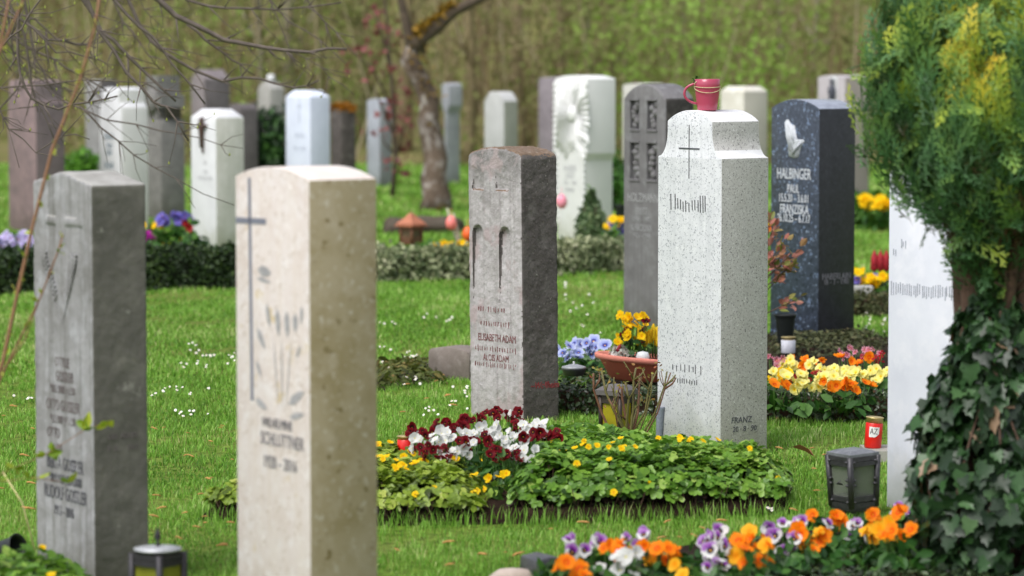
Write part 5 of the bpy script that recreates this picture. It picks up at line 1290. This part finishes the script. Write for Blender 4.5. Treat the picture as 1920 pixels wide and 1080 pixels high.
mid_flowers([(1618, 525, 'yellow', 9, 'yellow pansy plant right of the dark blue pillar, lower bed'), (1632, 510, 'yellow', 8, 'yellow pansy plant at the back of the lower bed'), (1652, 520, 'yellow', 12, 'yellow flower plant against the white marble stone, lower bed'), (1615, 508, 'purple', 4, 'dark violet pansy plant in the lower bed'), (1640, 535, 'yellow', 6, 'yellow flower plant at the front of the lower bed')], 20.6, 'yellow flowers in the lower bed', .075)
sn = empty('red_flower_spike', (P(1645, 500, 20.9).x, 20.9, 0), 0, 'tall dark red flower spikes above the yellow flowers, right of the blue pillar', 'flowers')
mb = MB()
for dx in (-.02, .02, .06): 
    zt_ = P(1645, 470, 20.9).z; mb.tube([(dx, 0, 0), (dx, 0, zt_ - .1)], .004, 5, 0); mb.lathe([(0, 0), (.028, .02), (.022, .1), (0, .15)], 8, 1, Matrix.Translation((dx, 0, zt_ - .14)))
mb.build('spikes', [leaf_stem, plain('dark_red_petals', lin(160, 24, 40), .7, bump=1, bscale=60, var=.3)], sn)
q = gp(1640, 605)
hedge('low grey green edging before the yellow flowers, right of the blue pillar', [gp(1600, 592), gp(1700, 592)], .25, .12, 1500, heath, .035)
mb = MB(); mb.box((0, 0, .06), (.14, .14, .12), taper=1.12); tag(mb.build('planter', [plain('pale_concrete', lin(176, 174, 170), .8, var=.08)], None, (P(1612, 570, 20.2).x, 20.2, .04)), 'pale square planter touching the right side of the blue pillar', 'planter')
# boulders, eggs, twig
rockm = stone('brown_boulder', lin(92, 82, 72), lin(66, 58, 50), lin(112, 104, 94), blot=4, fine=.4)
def rock(label, px, py, d, rx, rz_):
    q = P(px, py, d); mb = MB(); bm = bmesh.new(); bmesh.ops.create_icosphere(bm, subdivisions=3, radius=1)
    for v in bm.verts:
        kx = 1 + .14 * math.sin(v.co.x * 5 + px) + .1 * math.sin(v.co.y * 7 + v.co.z * 4)
        v.co = Vector((v.co.x * rx * kx, v.co.y * rx * .7 * kx, v.co.z * rz_ * kx))
    o = bm_obj('boulder', bm, [rockm]); o.location = (q.x, d, 0.02); tag(o, label, 'boulder')
rock('low brown boulder left behind the copper lantern', 752, 440, 29, .17, .13); rock('broad grey brown boulder right behind the copper lantern', 815, 440, 29.3, .26, .13)
et = empty('egg_twig', (P(868, 455, 25.4).x, 25.4, 0), 0, 'bare pale twigs hung with painted eggs, left of the mossy pillar', 'twigs')
mb = MB(); k = 25.4 / F
for px, py in ((838, 390), (850, 400), (895, 402), (905, 420)): mb.tube([(0, 0, 0), ((px - 868) * k * .5, 0, .2), ((px - 868) * k, 0, P(px, py, 25.4).z)], [.012, .010, .006], 6)
mb.build('twigs', [plain('pale_twig', lin(196, 188, 172), .8)], et)
def egg(label, px, py, col, d=25.4, s_=.055):
    q = P(px, py, d); mb = MB(); mb.lathe([(0, -.062), (.03, -.05), (.045, -.015), (.04, .02), (.022, .05), (0, .06)], 16); mb.tube([(0, 0, .058), (0, 0, .11)], .002, 4)
    tag(mb.build('egg', [plain('egg_' + str(px), col, .4, var=.05)], None, (q.x, d - .03, q.z)), label, 'egg')
egg('pink painted egg hanging from the pale twig', 846, 417, lin(236, 130, 124)); egg('orange painted egg at the edge of the mossy pillar', 877, 438, lin(240, 104, 44))
egg('pink ornament hanging right of the mossy pillar', 1053, 377, lin(240, 150, 170))
q = gp(1115, 500); mb = MB(); mb.lathe([(0, 0), (.05, 0), (.055, .06), (.06, .08), (.045, .1), (0, .1)], 14); tag(mb.build('clay_pot', [plain('brown_clay', lin(120, 70, 50), .8)], None, (q[0], q[1] - .1, 0)), 'small brown pot at the foot of the variegated hedge', 'pot')

# ------------------------------------------------------------------ lawn details: daisies, fallen catkins
dm = MB(); n_p = 12
V = [(0, 0, .002)]; 
for i in range(n_p * 2):
    a = math.pi * i / n_p; r_ = .5 if i % 2 == 0 else .36; V.append((r_ * math.cos(a), r_ * math.sin(a), .06))
dm.add(V, [(0, 1 + i, 1 + (i + 1) % (2 * n_p)) for i in range(2 * n_p)], 0, .5, False)
dm.lathe([(.16, .03), (.13, .12), (0, .16)], 8, 1); dm.tube([(0, 0, 0), (.1, .05, -1.0), (.05, .1, -2.2)], .05, 4, 2)
dmesh = dm.mesh('daisy', [plain('daisy_white', (.8, .8, .8, 1), .6, var=.03), plain('daisy_eye', lin(240, 190, 20), .7), leaf_stem])
def daisies(boxes):
    for x0, x1, y0, y1, n in boxes:
        cxs = [(random.uniform(x0, x1), random.uniform(y0, y1)) for _ in range(max(2, n // 5))]
        for i in range(n):
            c = random.choice(cxs); px = min(x1, max(x0, random.gauss(c[0], (x1 - x0) * .14))); py = min(y1, max(y0, random.gauss(c[1], (y1 - y0) * .10)))
            q = G(px, py, .05)
            if any(inpoly(np.array([[q.x, q.y]]), pl)[0] for pl in (SOIL, FRONT_BED, ROW2_BED)): continue
            o = bpy.data.objects.new('daisy', dmesh); COL.objects.link(o); s_ = random.uniform(.010, .016) * (1 + max(0, q.y - 14) * .035); o.scale = (s_, s_, min(s_, .026))
            o.location = q; o.rotation_euler = (random.uniform(.3, 1.0), random.uniform(-.4, .4), random.uniform(-.5, .5))
            tag(o, 'tiny white daisy flowering in the short lawn', 'daisy', 'white daisies in the lawn')
daisies([(282, 440, 640, 700, 26), (282, 440, 725, 780, 22), (712, 790, 655, 672, 10), (712, 800, 650, 735, 16), (712, 876, 725, 790, 18), (1060, 1165, 530, 640, 16), (712, 878, 535, 640, 10), (1606, 1660, 585, 645, 22), (0, 60, 730, 760, 5), (1440, 1470, 940, 965, 3)])
ck = MB(); ck.tube([(-.5, 0, .06), (-.2, .03, .1), (.15, -.02, .08), (.5, .05, .03)], [.05, .085, .08, .03], 6); cmesh = ck.mesh('catkin', [plain('tan_catkin', lin(190, 142, 84), .9, bump=.6, bscale=8, var=.3)])
lf = MB(); lf.add(*[LEAF[0], LEAF[1]], 0, .6, True); lmesh = lf.mesh('leaf', [dead])
for x0, x1, y0, y1, n in ((285, 440, 780, 990, 22), (712, 880, 700, 790, 12), (0, 62, 760, 960, 8), (1440, 1560, 840, 960, 10), (1000, 1440, 970, 1010, 9), (712, 1000, 985, 1070, 6), (285, 440, 990, 1075, 4)):
    for i in range(n):
        q = G(random.uniform(x0, x1), random.uniform(y0, y1), .032)
        if any(inpoly(np.array([[q.x, q.y]]), pl)[0] for pl in (SOIL, FRONT_BED, ROW2_BED)): continue
        o = bpy.data.objects.new('catkin', cmesh); COL.objects.link(o); s_ = random.uniform(.02, .045); o.scale = (s_, s_, s_ * 1.1); o.location = q; o.rotation_euler = (0, random.uniform(-.3, .3), random.uniform(-.9, .9) + random.choice((0, math.pi)))
        tag(o, 'tan fallen catkin lying on the lawn', 'catkin', 'fallen catkins on the lawn')
o = bpy.data.objects.new('fallen_leaf', lmesh); COL.objects.link(o); q = G(1528, 857, .03); o.location = q; o.scale = (.11, .1, .25); o.rotation_euler = (.5, .2, 1.3); tag(o, 'curled brown fallen leaf in the grass left of the red candle', 'leaf')
# dry stalk at left edge
mb = MB(); a = P(5, 885, 9.9); b = P(66, 1012, 9.9); mb.tube([a, (a + b) / 2 + Vector((.01, 0, .01)), b + Vector((0, 0, -.04))], .0028, 5)
tag(mb.build('dry_stalk', [plain('straw', lin(206, 196, 140), .8)]), 'long straw coloured dry stalk leaning near the toppled vase', 'stalk')

# ------------------------------------------------------------------ trees and woods
birch_b = stone('birch_bark', lin(112, 96, 84), lin(58, 46, 38), lin(208, 202, 198), blot=2.6, blotamt=1.0, fine=.5, bump=1, streak=.6, streak_col=lin(84, 70, 58), lichen=(lin(112, 92, 44), 2.6, .6))
bark_dark = plain('dark_bark', lin(84, 72, 60), .95, bump=1, bscale=12, var=.35)
tree = empty('birch_tree', G(818, 396), 0, 'mossy old tree with pale flaking bark and a branch bending right', 'tree')
D0 = G(818, 396).y; org = np.array(tree.location)
def pts_px(l, d): return [np.array(P(x, y, d + (o[0] if o else 0))) for x, y, *o in l]
tp = [p_ - org for p_ in pts_px([(816, 402), (820, 370), (812, 335), (818, 300), (810, 262), (803, 225), (806, 190), (788, 150), (768, 112), (774, 86)], D0)]
mb = MB(); mb.tube(tp, [.19, .15, .135, .12, .12, .11, .105, .10, .10, .07], 12); mb.build('trunk', [birch_b], tree)
tp2 = [p_ - org for p_ in pts_px([(778, 92), (792, 68), (820, 50), (850, 22), (890, 2), (960, -30), (1060, -120)], D0)]
mb = MB(); mb.tube(tp2, [.11, .085, .07, .06, .05, .045, .03], 9); mb.build('branch', [bark_dark], tree)
mb = MB(); tp3 = [p_ - org for p_ in pts_px([(775, 110), (765, 60), (752, 0), (740, -120)], D0)]; mb.tube(tp3, [.07, .05, .04, .02], 8); mb.build('branch', [bark_dark], tree)
mb = MB(); n = 160; ii = rng.integers(6, 9, n); bb = np.array(tp); base = bb[ii] + (bb[ii + 1] - bb[ii]) * rng.uniform(0, 1, n)[:, None] + rng.normal(size=(n, 3)) * [.07, .07, .02] + [.03, -.05, .02]
mb.scatter(*QUADLEAF, base, rot_from_normal(rng.normal(size=(n, 3)) + [0, -.5, 1]), np.full(n, .05), rng.uniform(0, 1, n)); mb.build('moss', [ramp_mat('trunk_moss', [(0, lin(80, 68, 24)), (1, lin(146, 112, 34))], trans=.1)], tree)
mb = MB(); n = 500; ii = rng.integers(0, 3, n); base = np.array(tp2)[ii] + (np.array(tp2)[ii + 1] - np.array(tp2)[ii]) * rng.uniform(0, 1, n)[:, None]
mb.scatter(*QUADLEAF, base + np.stack([rng.normal(size=n) * .04, rng.normal(size=n) * .05, .075 + rng.uniform(0, .03, n)], 1), rot_from_normal(rng.normal(size=(n, 3)) + [0, 0, 1]), np.full(n, .06), rng.uniform(0, 1, n)); mb.build('moss', [ramp_mat('ochre_moss', [(0, lin(96, 80, 20)), (1, lin(168, 128, 32))], trans=.1)], tree)
# red-leaved maple sapling near it
mp = empty('red_maple', G(735, 372), 0, 'slim maple sapling with sparse dark red leaves, beside the mossy tree', 'tree'); org = np.array(mp.location); dM = org[1]
mb = MB(); lv = MB()
for l in ([(735, 372), (742, 300), (738, 200), (730, 100), (722, 0), (718, -100)], [(742, 300), (760, 230), (775, 190)], [(738, 210), (700, 130), (660, 95), (630, 90)], [(733, 140), (715, 60), (700, 20)], [(738, 250), (715, 200), (700, 160)], [(742, 290), (722, 270), (712, 250)]):
    pp = [p_ - org for p_ in pts_px(l, dM)]; r0 = .03 if len(l) > 4 else .014; mb.tube(pp, list(np.linspace(r0, r0 * .35, len(pp))), 6)
n = 160; cs_ = [(740, 60), (720, 40), (690, 100), (660, 110), (735, 130), (760, 180), (770, 230), (745, 260), (735, 300), (700, 130), (745, 205), (715, 255), (755, 320), (700, 35)]
cpt = np.array([np.array(P(x, y, dM)) - org for x, y in cs_]); p = cpt[rng.integers(0, len(cs_), n)] + rng.normal(size=(n, 3)) * [.09, .12, .08]
lv.scatter(*IVY, p, rot_from_normal(rng.normal(size=(n, 3))), rng.uniform(.05, .09, n), rng.uniform(0, 1, n))
mb.build('trunk', [bark_dark], mp); lv.build('leaves', [ramp_mat('red_maple_leaf', [(0, lin(104, 62, 56)), (1, lin(158, 92, 92))], trans=.3)], mp)

# bare tree at the left whose branches hang into the picture
tr = empty('bare_tree', (-4.6, 17.5, 0), 0, 'bare tree outside the left edge whose leafless branches hang into the top left', 'tree'); org = np.array(tr.location)
btw = plain('grey_twig_bark', lin(100, 90, 84), .9, bump=.5, bscale=20, var=.25)
mb = MB(); mb.tube([(0, 0, -.05), (.05, 0, .8), (-.02, .1, 1.7), (.15, .1, 2.6), (.2, 0, 3.6)], [.16, .13, .11, .08, .04], 10); mb.build('trunk', [btw], tr)
hub = np.array([.1, .08, 2.3])
BR = [([(180, -140), (265, -20), (330, 30), (420, 75), (500, 90), (580, 98), (650, 92)], .016, 17.2), ([(250, -120), (350, 0), (420, 15), (520, 18), (640, 5)], .009, 17.8),
      ([(60, -130), (150, -10), (190, 60), (240, 105), (285, 148), (330, 190)], .012, 16.4), ([(0, -150), (34, -10), (33, 60), (38, 140), (60, 185), (110, 205), (165, 192), (220, 180)], .008, 15.5),
      ([(-60, -130), (45, 0), (62, 90), (80, 130), (100, 170)], .011, 17.8), ([(-80, -60), (20, 70), (100, 110), (150, 140), (200, 170)], .009, 18.2), ([(-60, 10), (45, 40), (90, 75), (150, 85), (180, 90)], .008, 16.8),
      ([(350, 45), (385, 75), (420, 100), (450, 120), (478, 142)], .007, 17.3), ([(-90, 110), (0, 90), (40, 55), (75, 0), (95, -60)], .006, 15.2), ([(150, 200), (190, 240), (250, 290), (330, 335), (440, 385)], .0045, 17),
      ([(120, 190), (200, 225), (300, 245), (380, 260), (455, 278)], .0045, 17.4), ([(0, 165), (80, 160), (160, 150), (270, 155), (340, 185)], .0045, 16.5), ([(190, -60), (230, 40), (262, 80), (300, 130)], .006, 18.6),
      ([(560, -30), (590, 20), (630, 60), (665, 70)], .005, 18), ([(480, -30), (540, 40), (600, 75), (650, 120)], .005, 18.4), ([(-40, 250), (30, 170), (60, 130), (70, 60)], .005, 17)]
for i in range(12):
    l, r0, dd_ = BR[(2, 4, 5, 6, 2, 4, 12, 5, 6, 3, 14, 0)[i]]; ox, oy = random.uniform(-45, 60), random.uniform(-40, 70)
    BR.append(([(x * random.uniform(.94, 1.06) + ox, y * random.uniform(.85, 1.2) + (oy if q_ else -20)) for q_, (x, y) in enumerate(l)], r0 * random.uniform(.45, .8), dd_ + random.uniform(-.9, .7)))
for l, r0, dd_ in BR:
    mb = MB(); pp = [p_ - org for p_ in pts_px(l, dd_)]
    if l[0][1] <= 0 or l[0][0] <= 0: pp = [hub + np.array([random.uniform(-.1, .1), 0, random.uniform(-.6, .5)])] + pp
    m_ = len(pp)
    # resample with small wiggle
    qq = []
    for i in range(m_ - 1):
        for t in (0, .5): qq.append(pp[i] + (pp[i + 1] - pp[i]) * t + rng.normal(size=3) * .008 * (t > 0))
    qq.append(pp[-1]); mb.tube(qq, list(np.linspace(r0 * 1.35, r0 * .45, len(qq))), 6)
    for j in range(int(len(qq) * 1.1)):
        i = random.randint(2, len(qq) - 2); a = qq[i]; dv = (qq[i + 1] - qq[i]); dv = dv / (np.linalg.norm(dv) + 1e-6); pe = np.array([-dv[2], random.uniform(-.4, .4), dv[0]]) * random.choice((-1, 1))
        L_ = random.uniform(.06, .22); e = a + (dv * .8 + pe * random.uniform(.4, .9)) * L_; mb.tube([a, (a + e) / 2 + rng.normal(size=3) * .01, e], [r0 * .35 + .001, .0018, .0012], 4)
        if random.random() < .5: mb.lathe([(0, 0), (.006, .008), (0, .02)], 5, 1, Matrix.Translation(tuple(e)))
    mb.build('branch', [btw, ramp_mat('bud_green', [(0, lin(150, 160, 70)), (1, lin(190, 196, 110))], trans=.2)] , tr)
# near budding twig
nb_ = empty('budding_shrub', (-1.62, 9.1, 0), 0, 'slender brown twigs with yellow green buds close at the left edge', 'shrub'); org = np.array(nb_.location)
tw = plain('brown_twig', lin(138, 100, 74), .7, var=.2); bud = ramp_mat('spring_bud', [(0, lin(120, 150, 30)), (.6, lin(176, 186, 60)), (1, lin(216, 210, 110))], trans=.3)
TW = [[(-90, 1000), (-30, 780), (5, 680), (35, 540), (60, 430), (98, 280), (150, 150), (178, 50), (192, -40)], [(-60, 850), (10, 690), (50, 610), (75, 560), (110, 468), (118, 440)], [(-40, 300), (5, 60), (22, -30)], [(-60, 240), (0, 95), (40, 10), (55, -40)], [(-60, 720), (10, 690), (45, 640), (75, 560)], [(-80, 930), (20, 880), (90, 850), (160, 805), (205, 790)], [(-80, 1010), (-10, 905), (60, 895), (130, 905)]]
for i, l in enumerate(TW):
    dd_ = 9.1 + .06 * (i % 3); pp = [p_ - org for p_ in pts_px(l, dd_)]; pp = [np.array([0, 0, 0.0])] + pp
    r0 = (.0066, .0038, .005, .0045, .0026, .0016, .0016)[i]; mb = MB(); mb.tube(pp, [r0 * 1.3] + list(np.linspace(r0, r0 * .55, len(pp) - 1)), 6); mb.build('twig', [tw], nb_)
    mb = MB(); P_ = []
    for a, b in zip(pp[1:-1], pp[2:]):
        L_ = np.linalg.norm(b - a); m_ = max(2, int(L_ / .05))
        for t in np.linspace(0.1, .95, m_): P_.append(a + (b - a) * t + rng.normal(size=3) * .003)
    P_ = np.array(P_); m_ = len(P_); rep = 2 if i < 5 else 3; P_ = np.repeat(P_, rep, 0)
    mb.scatter(*LEAF, P_, rot_from_normal(rng.normal(size=(m_ * rep, 3)), rng.normal(size=(m_ * rep, 3)) + [.3, 0, .6]), rng.uniform(.014, .025, m_ * rep) * (1 if i < 5 else 2.0), np.clip(rng.uniform(0, 1, m_ * rep) - (.35 if i >= 5 else 0), 0, 1)); mb.build('buds', [bud], nb_)

# woods: trunks and saplings
wood_b = [plain('wood_bark_brown', lin(128, 114, 84), .95, bump=.8, bscale=8, var=.3), plain('wood_bark_olive', lin(116, 114, 74), .95, bump=.8, bscale=8, var=.3), plain('wood_bark_grey', lin(140, 132, 112), .95, bump=.8, bscale=8, var=.25)]
crown_m = ramp_mat('woodland_leaf', [(0, lin(70, 84, 26)), (.5, lin(104, 124, 44)), (1, lin(140, 164, 64))], trans=.4)
WT = [(30, 50, .10, 0), (200, 52, .13, 1), (330, 49, .06, 1), (470, 51, .09, 0), (490, 48, .05, 2), (550, 53, .12, 2), (600, 50, .06, 1), (690, 52, .09, 1), (770, 49, .14, 0), (870, 50, .11, 0), (905, 53, .08, 0), (985, 51, .12, 0), (1050, 50, .08, 0), (1095, 55, .07, 2), (1135, 52, .10, 0), (1180, 56, .07, 2), (1275, 54, .06, 2), (1345, 57, .05, 2), (1420, 53, .07, 0), (1470, 55, .09, 2), (1530, 52, .05, 2), (1585, 54, .08, 1), (1760, 52, .1, 0), (1880, 51, .1, 1), (-120, 52, .1, 0), (2040, 53, .1, 1)]
tl = {0: 'slim brown trunk in the blurred woods behind the graves', 1: 'mossy olive trunk in the blurred woods behind the graves', 2: 'pale grey trunk in the blurred woods behind the graves'}
for i, (px, d, r_, mi) in enumerate(WT):
    d = d - (3.0 if i % 2 else 1.0); r_ *= .75
    x = XW(px, d); z0 = float(hill_z(x, d)) - .35; root = empty('woodland_tree', (x, d, z0), 0, tl[mi], 'tree', 'trees in the woods behind the graves')
    mb = MB(); ln_ = random.uniform(-.12, .12); hh = random.uniform(5, 7.5); wv = random.uniform(0, 6)
    mb.tube([(ln_ * t * 2 + .08 * math.sin(t * 5 + wv), 0, hh * t) for t in np.linspace(0, 1, 9)], list(np.linspace(r_ * 1.25, r_ * .4, 9)), 9); mb.build('trunk', [wood_b[mi]], root)
    for j in range(9):
        mb = MB(); zb_ = random.uniform(.1, .9) * hh; a = random.uniform(0, 6.28); L_ = random.uniform(.6, 1.8); e = (math.cos(a) * L_, math.sin(a) * L_, zb_ + L_ * random.uniform(.2, .9)); mb.tube([(ln_ * zb_ / hh * 2, 0, zb_), (e[0] * .5, e[1] * .5, (zb_ + e[2]) / 2 + .05), e], [.028, .02, .008], 5); mb.build('branch', [wood_b[mi]], root)
    mb = MB(); n = 160; p = rng.normal(size=(n, 3)) * [1.1, 1.0, .9] + [ln_ * 2, 0, hh * .95]; mb.scatter(*QUADLEAF, p, rot_from_normal(rng.normal(size=(n, 3))), rng.uniform(.08, .15, n), rng.uniform(0, 1, n)); mb.build('crown', [crown_m], root)
# undergrowth, one mass
mb = MB(); n = 115000
d = rng.uniform(45.5, 60, n); x = rng.uniform(-.2, .2, n) * d; hgt = rng.uniform(0, 1, n) ** 1.3 * 2.6; z = hill_z(x, d) + hgt
p = np.stack([x, d, z], 1); cl = clump(p * [1, .4, 1], .9, 41) + .5 * clump(p * [1, .4, .6], 2.2, 42)
pxs = 960 + x / d * F; gr = np.exp(-((pxs - 1330) / 230.0) ** 2)
k = (cl > -.15 - .5 * gr) ; p = p[k]; cl = cl[k]; gr = gr[k]; n = len(p)
brn = np.exp(-((pxs[k] - 950) / 170.0) ** 2)
r = np.clip(.34 - .16 * brn + .12 * cl + .5 * gr * np.clip(.4 + cl, 0, 1) + rng.normal(size=n) * .13, 0, 1)
und = ramp_mat('undergrowth_leaf', [(0, lin(138, 122, 94)), (.2, lin(132, 126, 84)), (.42, lin(128, 136, 76)), (.7, lin(142, 172, 74)), (1, lin(164, 204, 96))], rough=.7, trans=.35)
mb.scatter(*QUADLEAF, p, rot_from_normal(rng.normal(size=(n, 3)) + [0, -.5, .4]), rng.uniform(.05, .13, n), r)
n = 750; d = rng.uniform(46, 58, n); x = rng.uniform(-.2, .2, n) * d; z = hill_z(x, d) - .1
tv = [(-.5, 0, 0), (.5, 0, 0), (.35, .1, .5), (-.35, .1, .5), (.1, .15, 1), (-.1, .15, 1), (0, .6, 0), (0, .5, .5), (0, .3, 1)]
az = rng.normal(size=n) * .25; c, s_ = np.cos(az), np.sin(az); zz0 = np.zeros(n); oo = np.ones(n)
rot = np.stack([np.stack([c, zz0, s_], 1), np.stack([zz0, oo, zz0], 1), np.stack([-s_, zz0, c], 1)], 1)
mb.scatter(tv, [(0, 1, 2, 3), (3, 2, 4, 5), (1, 6, 7, 2), (2, 7, 8, 4), (6, 0, 3, 7), (7, 3, 5, 8)], np.stack([x, d, z], 1), rot, np.stack([rng.uniform(.015, .05, n), rng.uniform(.015, .05, n), rng.uniform(1.0, 4.0, n)], 1), rng.uniform(0, 1, n), 1)
tag(mb.build('undergrowth', [und, ramp_mat('undergrowth_stems', [(0, lin(104, 84, 56)), (.6, lin(128, 112, 80)), (1, lin(168, 156, 128))], trans=0)]), 'blurred olive and spring green undergrowth of the woods behind the graves', 'undergrowth', kind='stuff')

# ------------------------------------------------------------------ lettering and reliefs belong to the slab they are cut into
for o in list(COL.objects):
    if o.parent is None and o.get('category') == 'headstone':
        ch = list(o.children); slab = [c for c in ch if c.name.split('.')[0] == 'slab'][0]
        for c in ch:
            if c is not slab: c.parent = slab
    if o.parent is None and o.get('category') == 'lantern':
        ch = list(o.children); fr = [c for c in ch if c.name.split('.')[0] == 'frame'][0]; rf = [c for c in ch if c.name.split('.')[0] == 'roof'][0]
        for c in ch:
            k_ = c.name.split('.')[0]
            if k_ in ('pane', 'latch'): c.parent = fr
            if k_ in ('finial', 'cap'): c.parent = rf
    if o.parent is None and o.get('category') == 'mug':
        ch = list(o.children); cup = [c for c in ch if c.name.split('.')[0] == 'cup'][0]
        for c in ch:
            if c is not cup: c.parent = cup
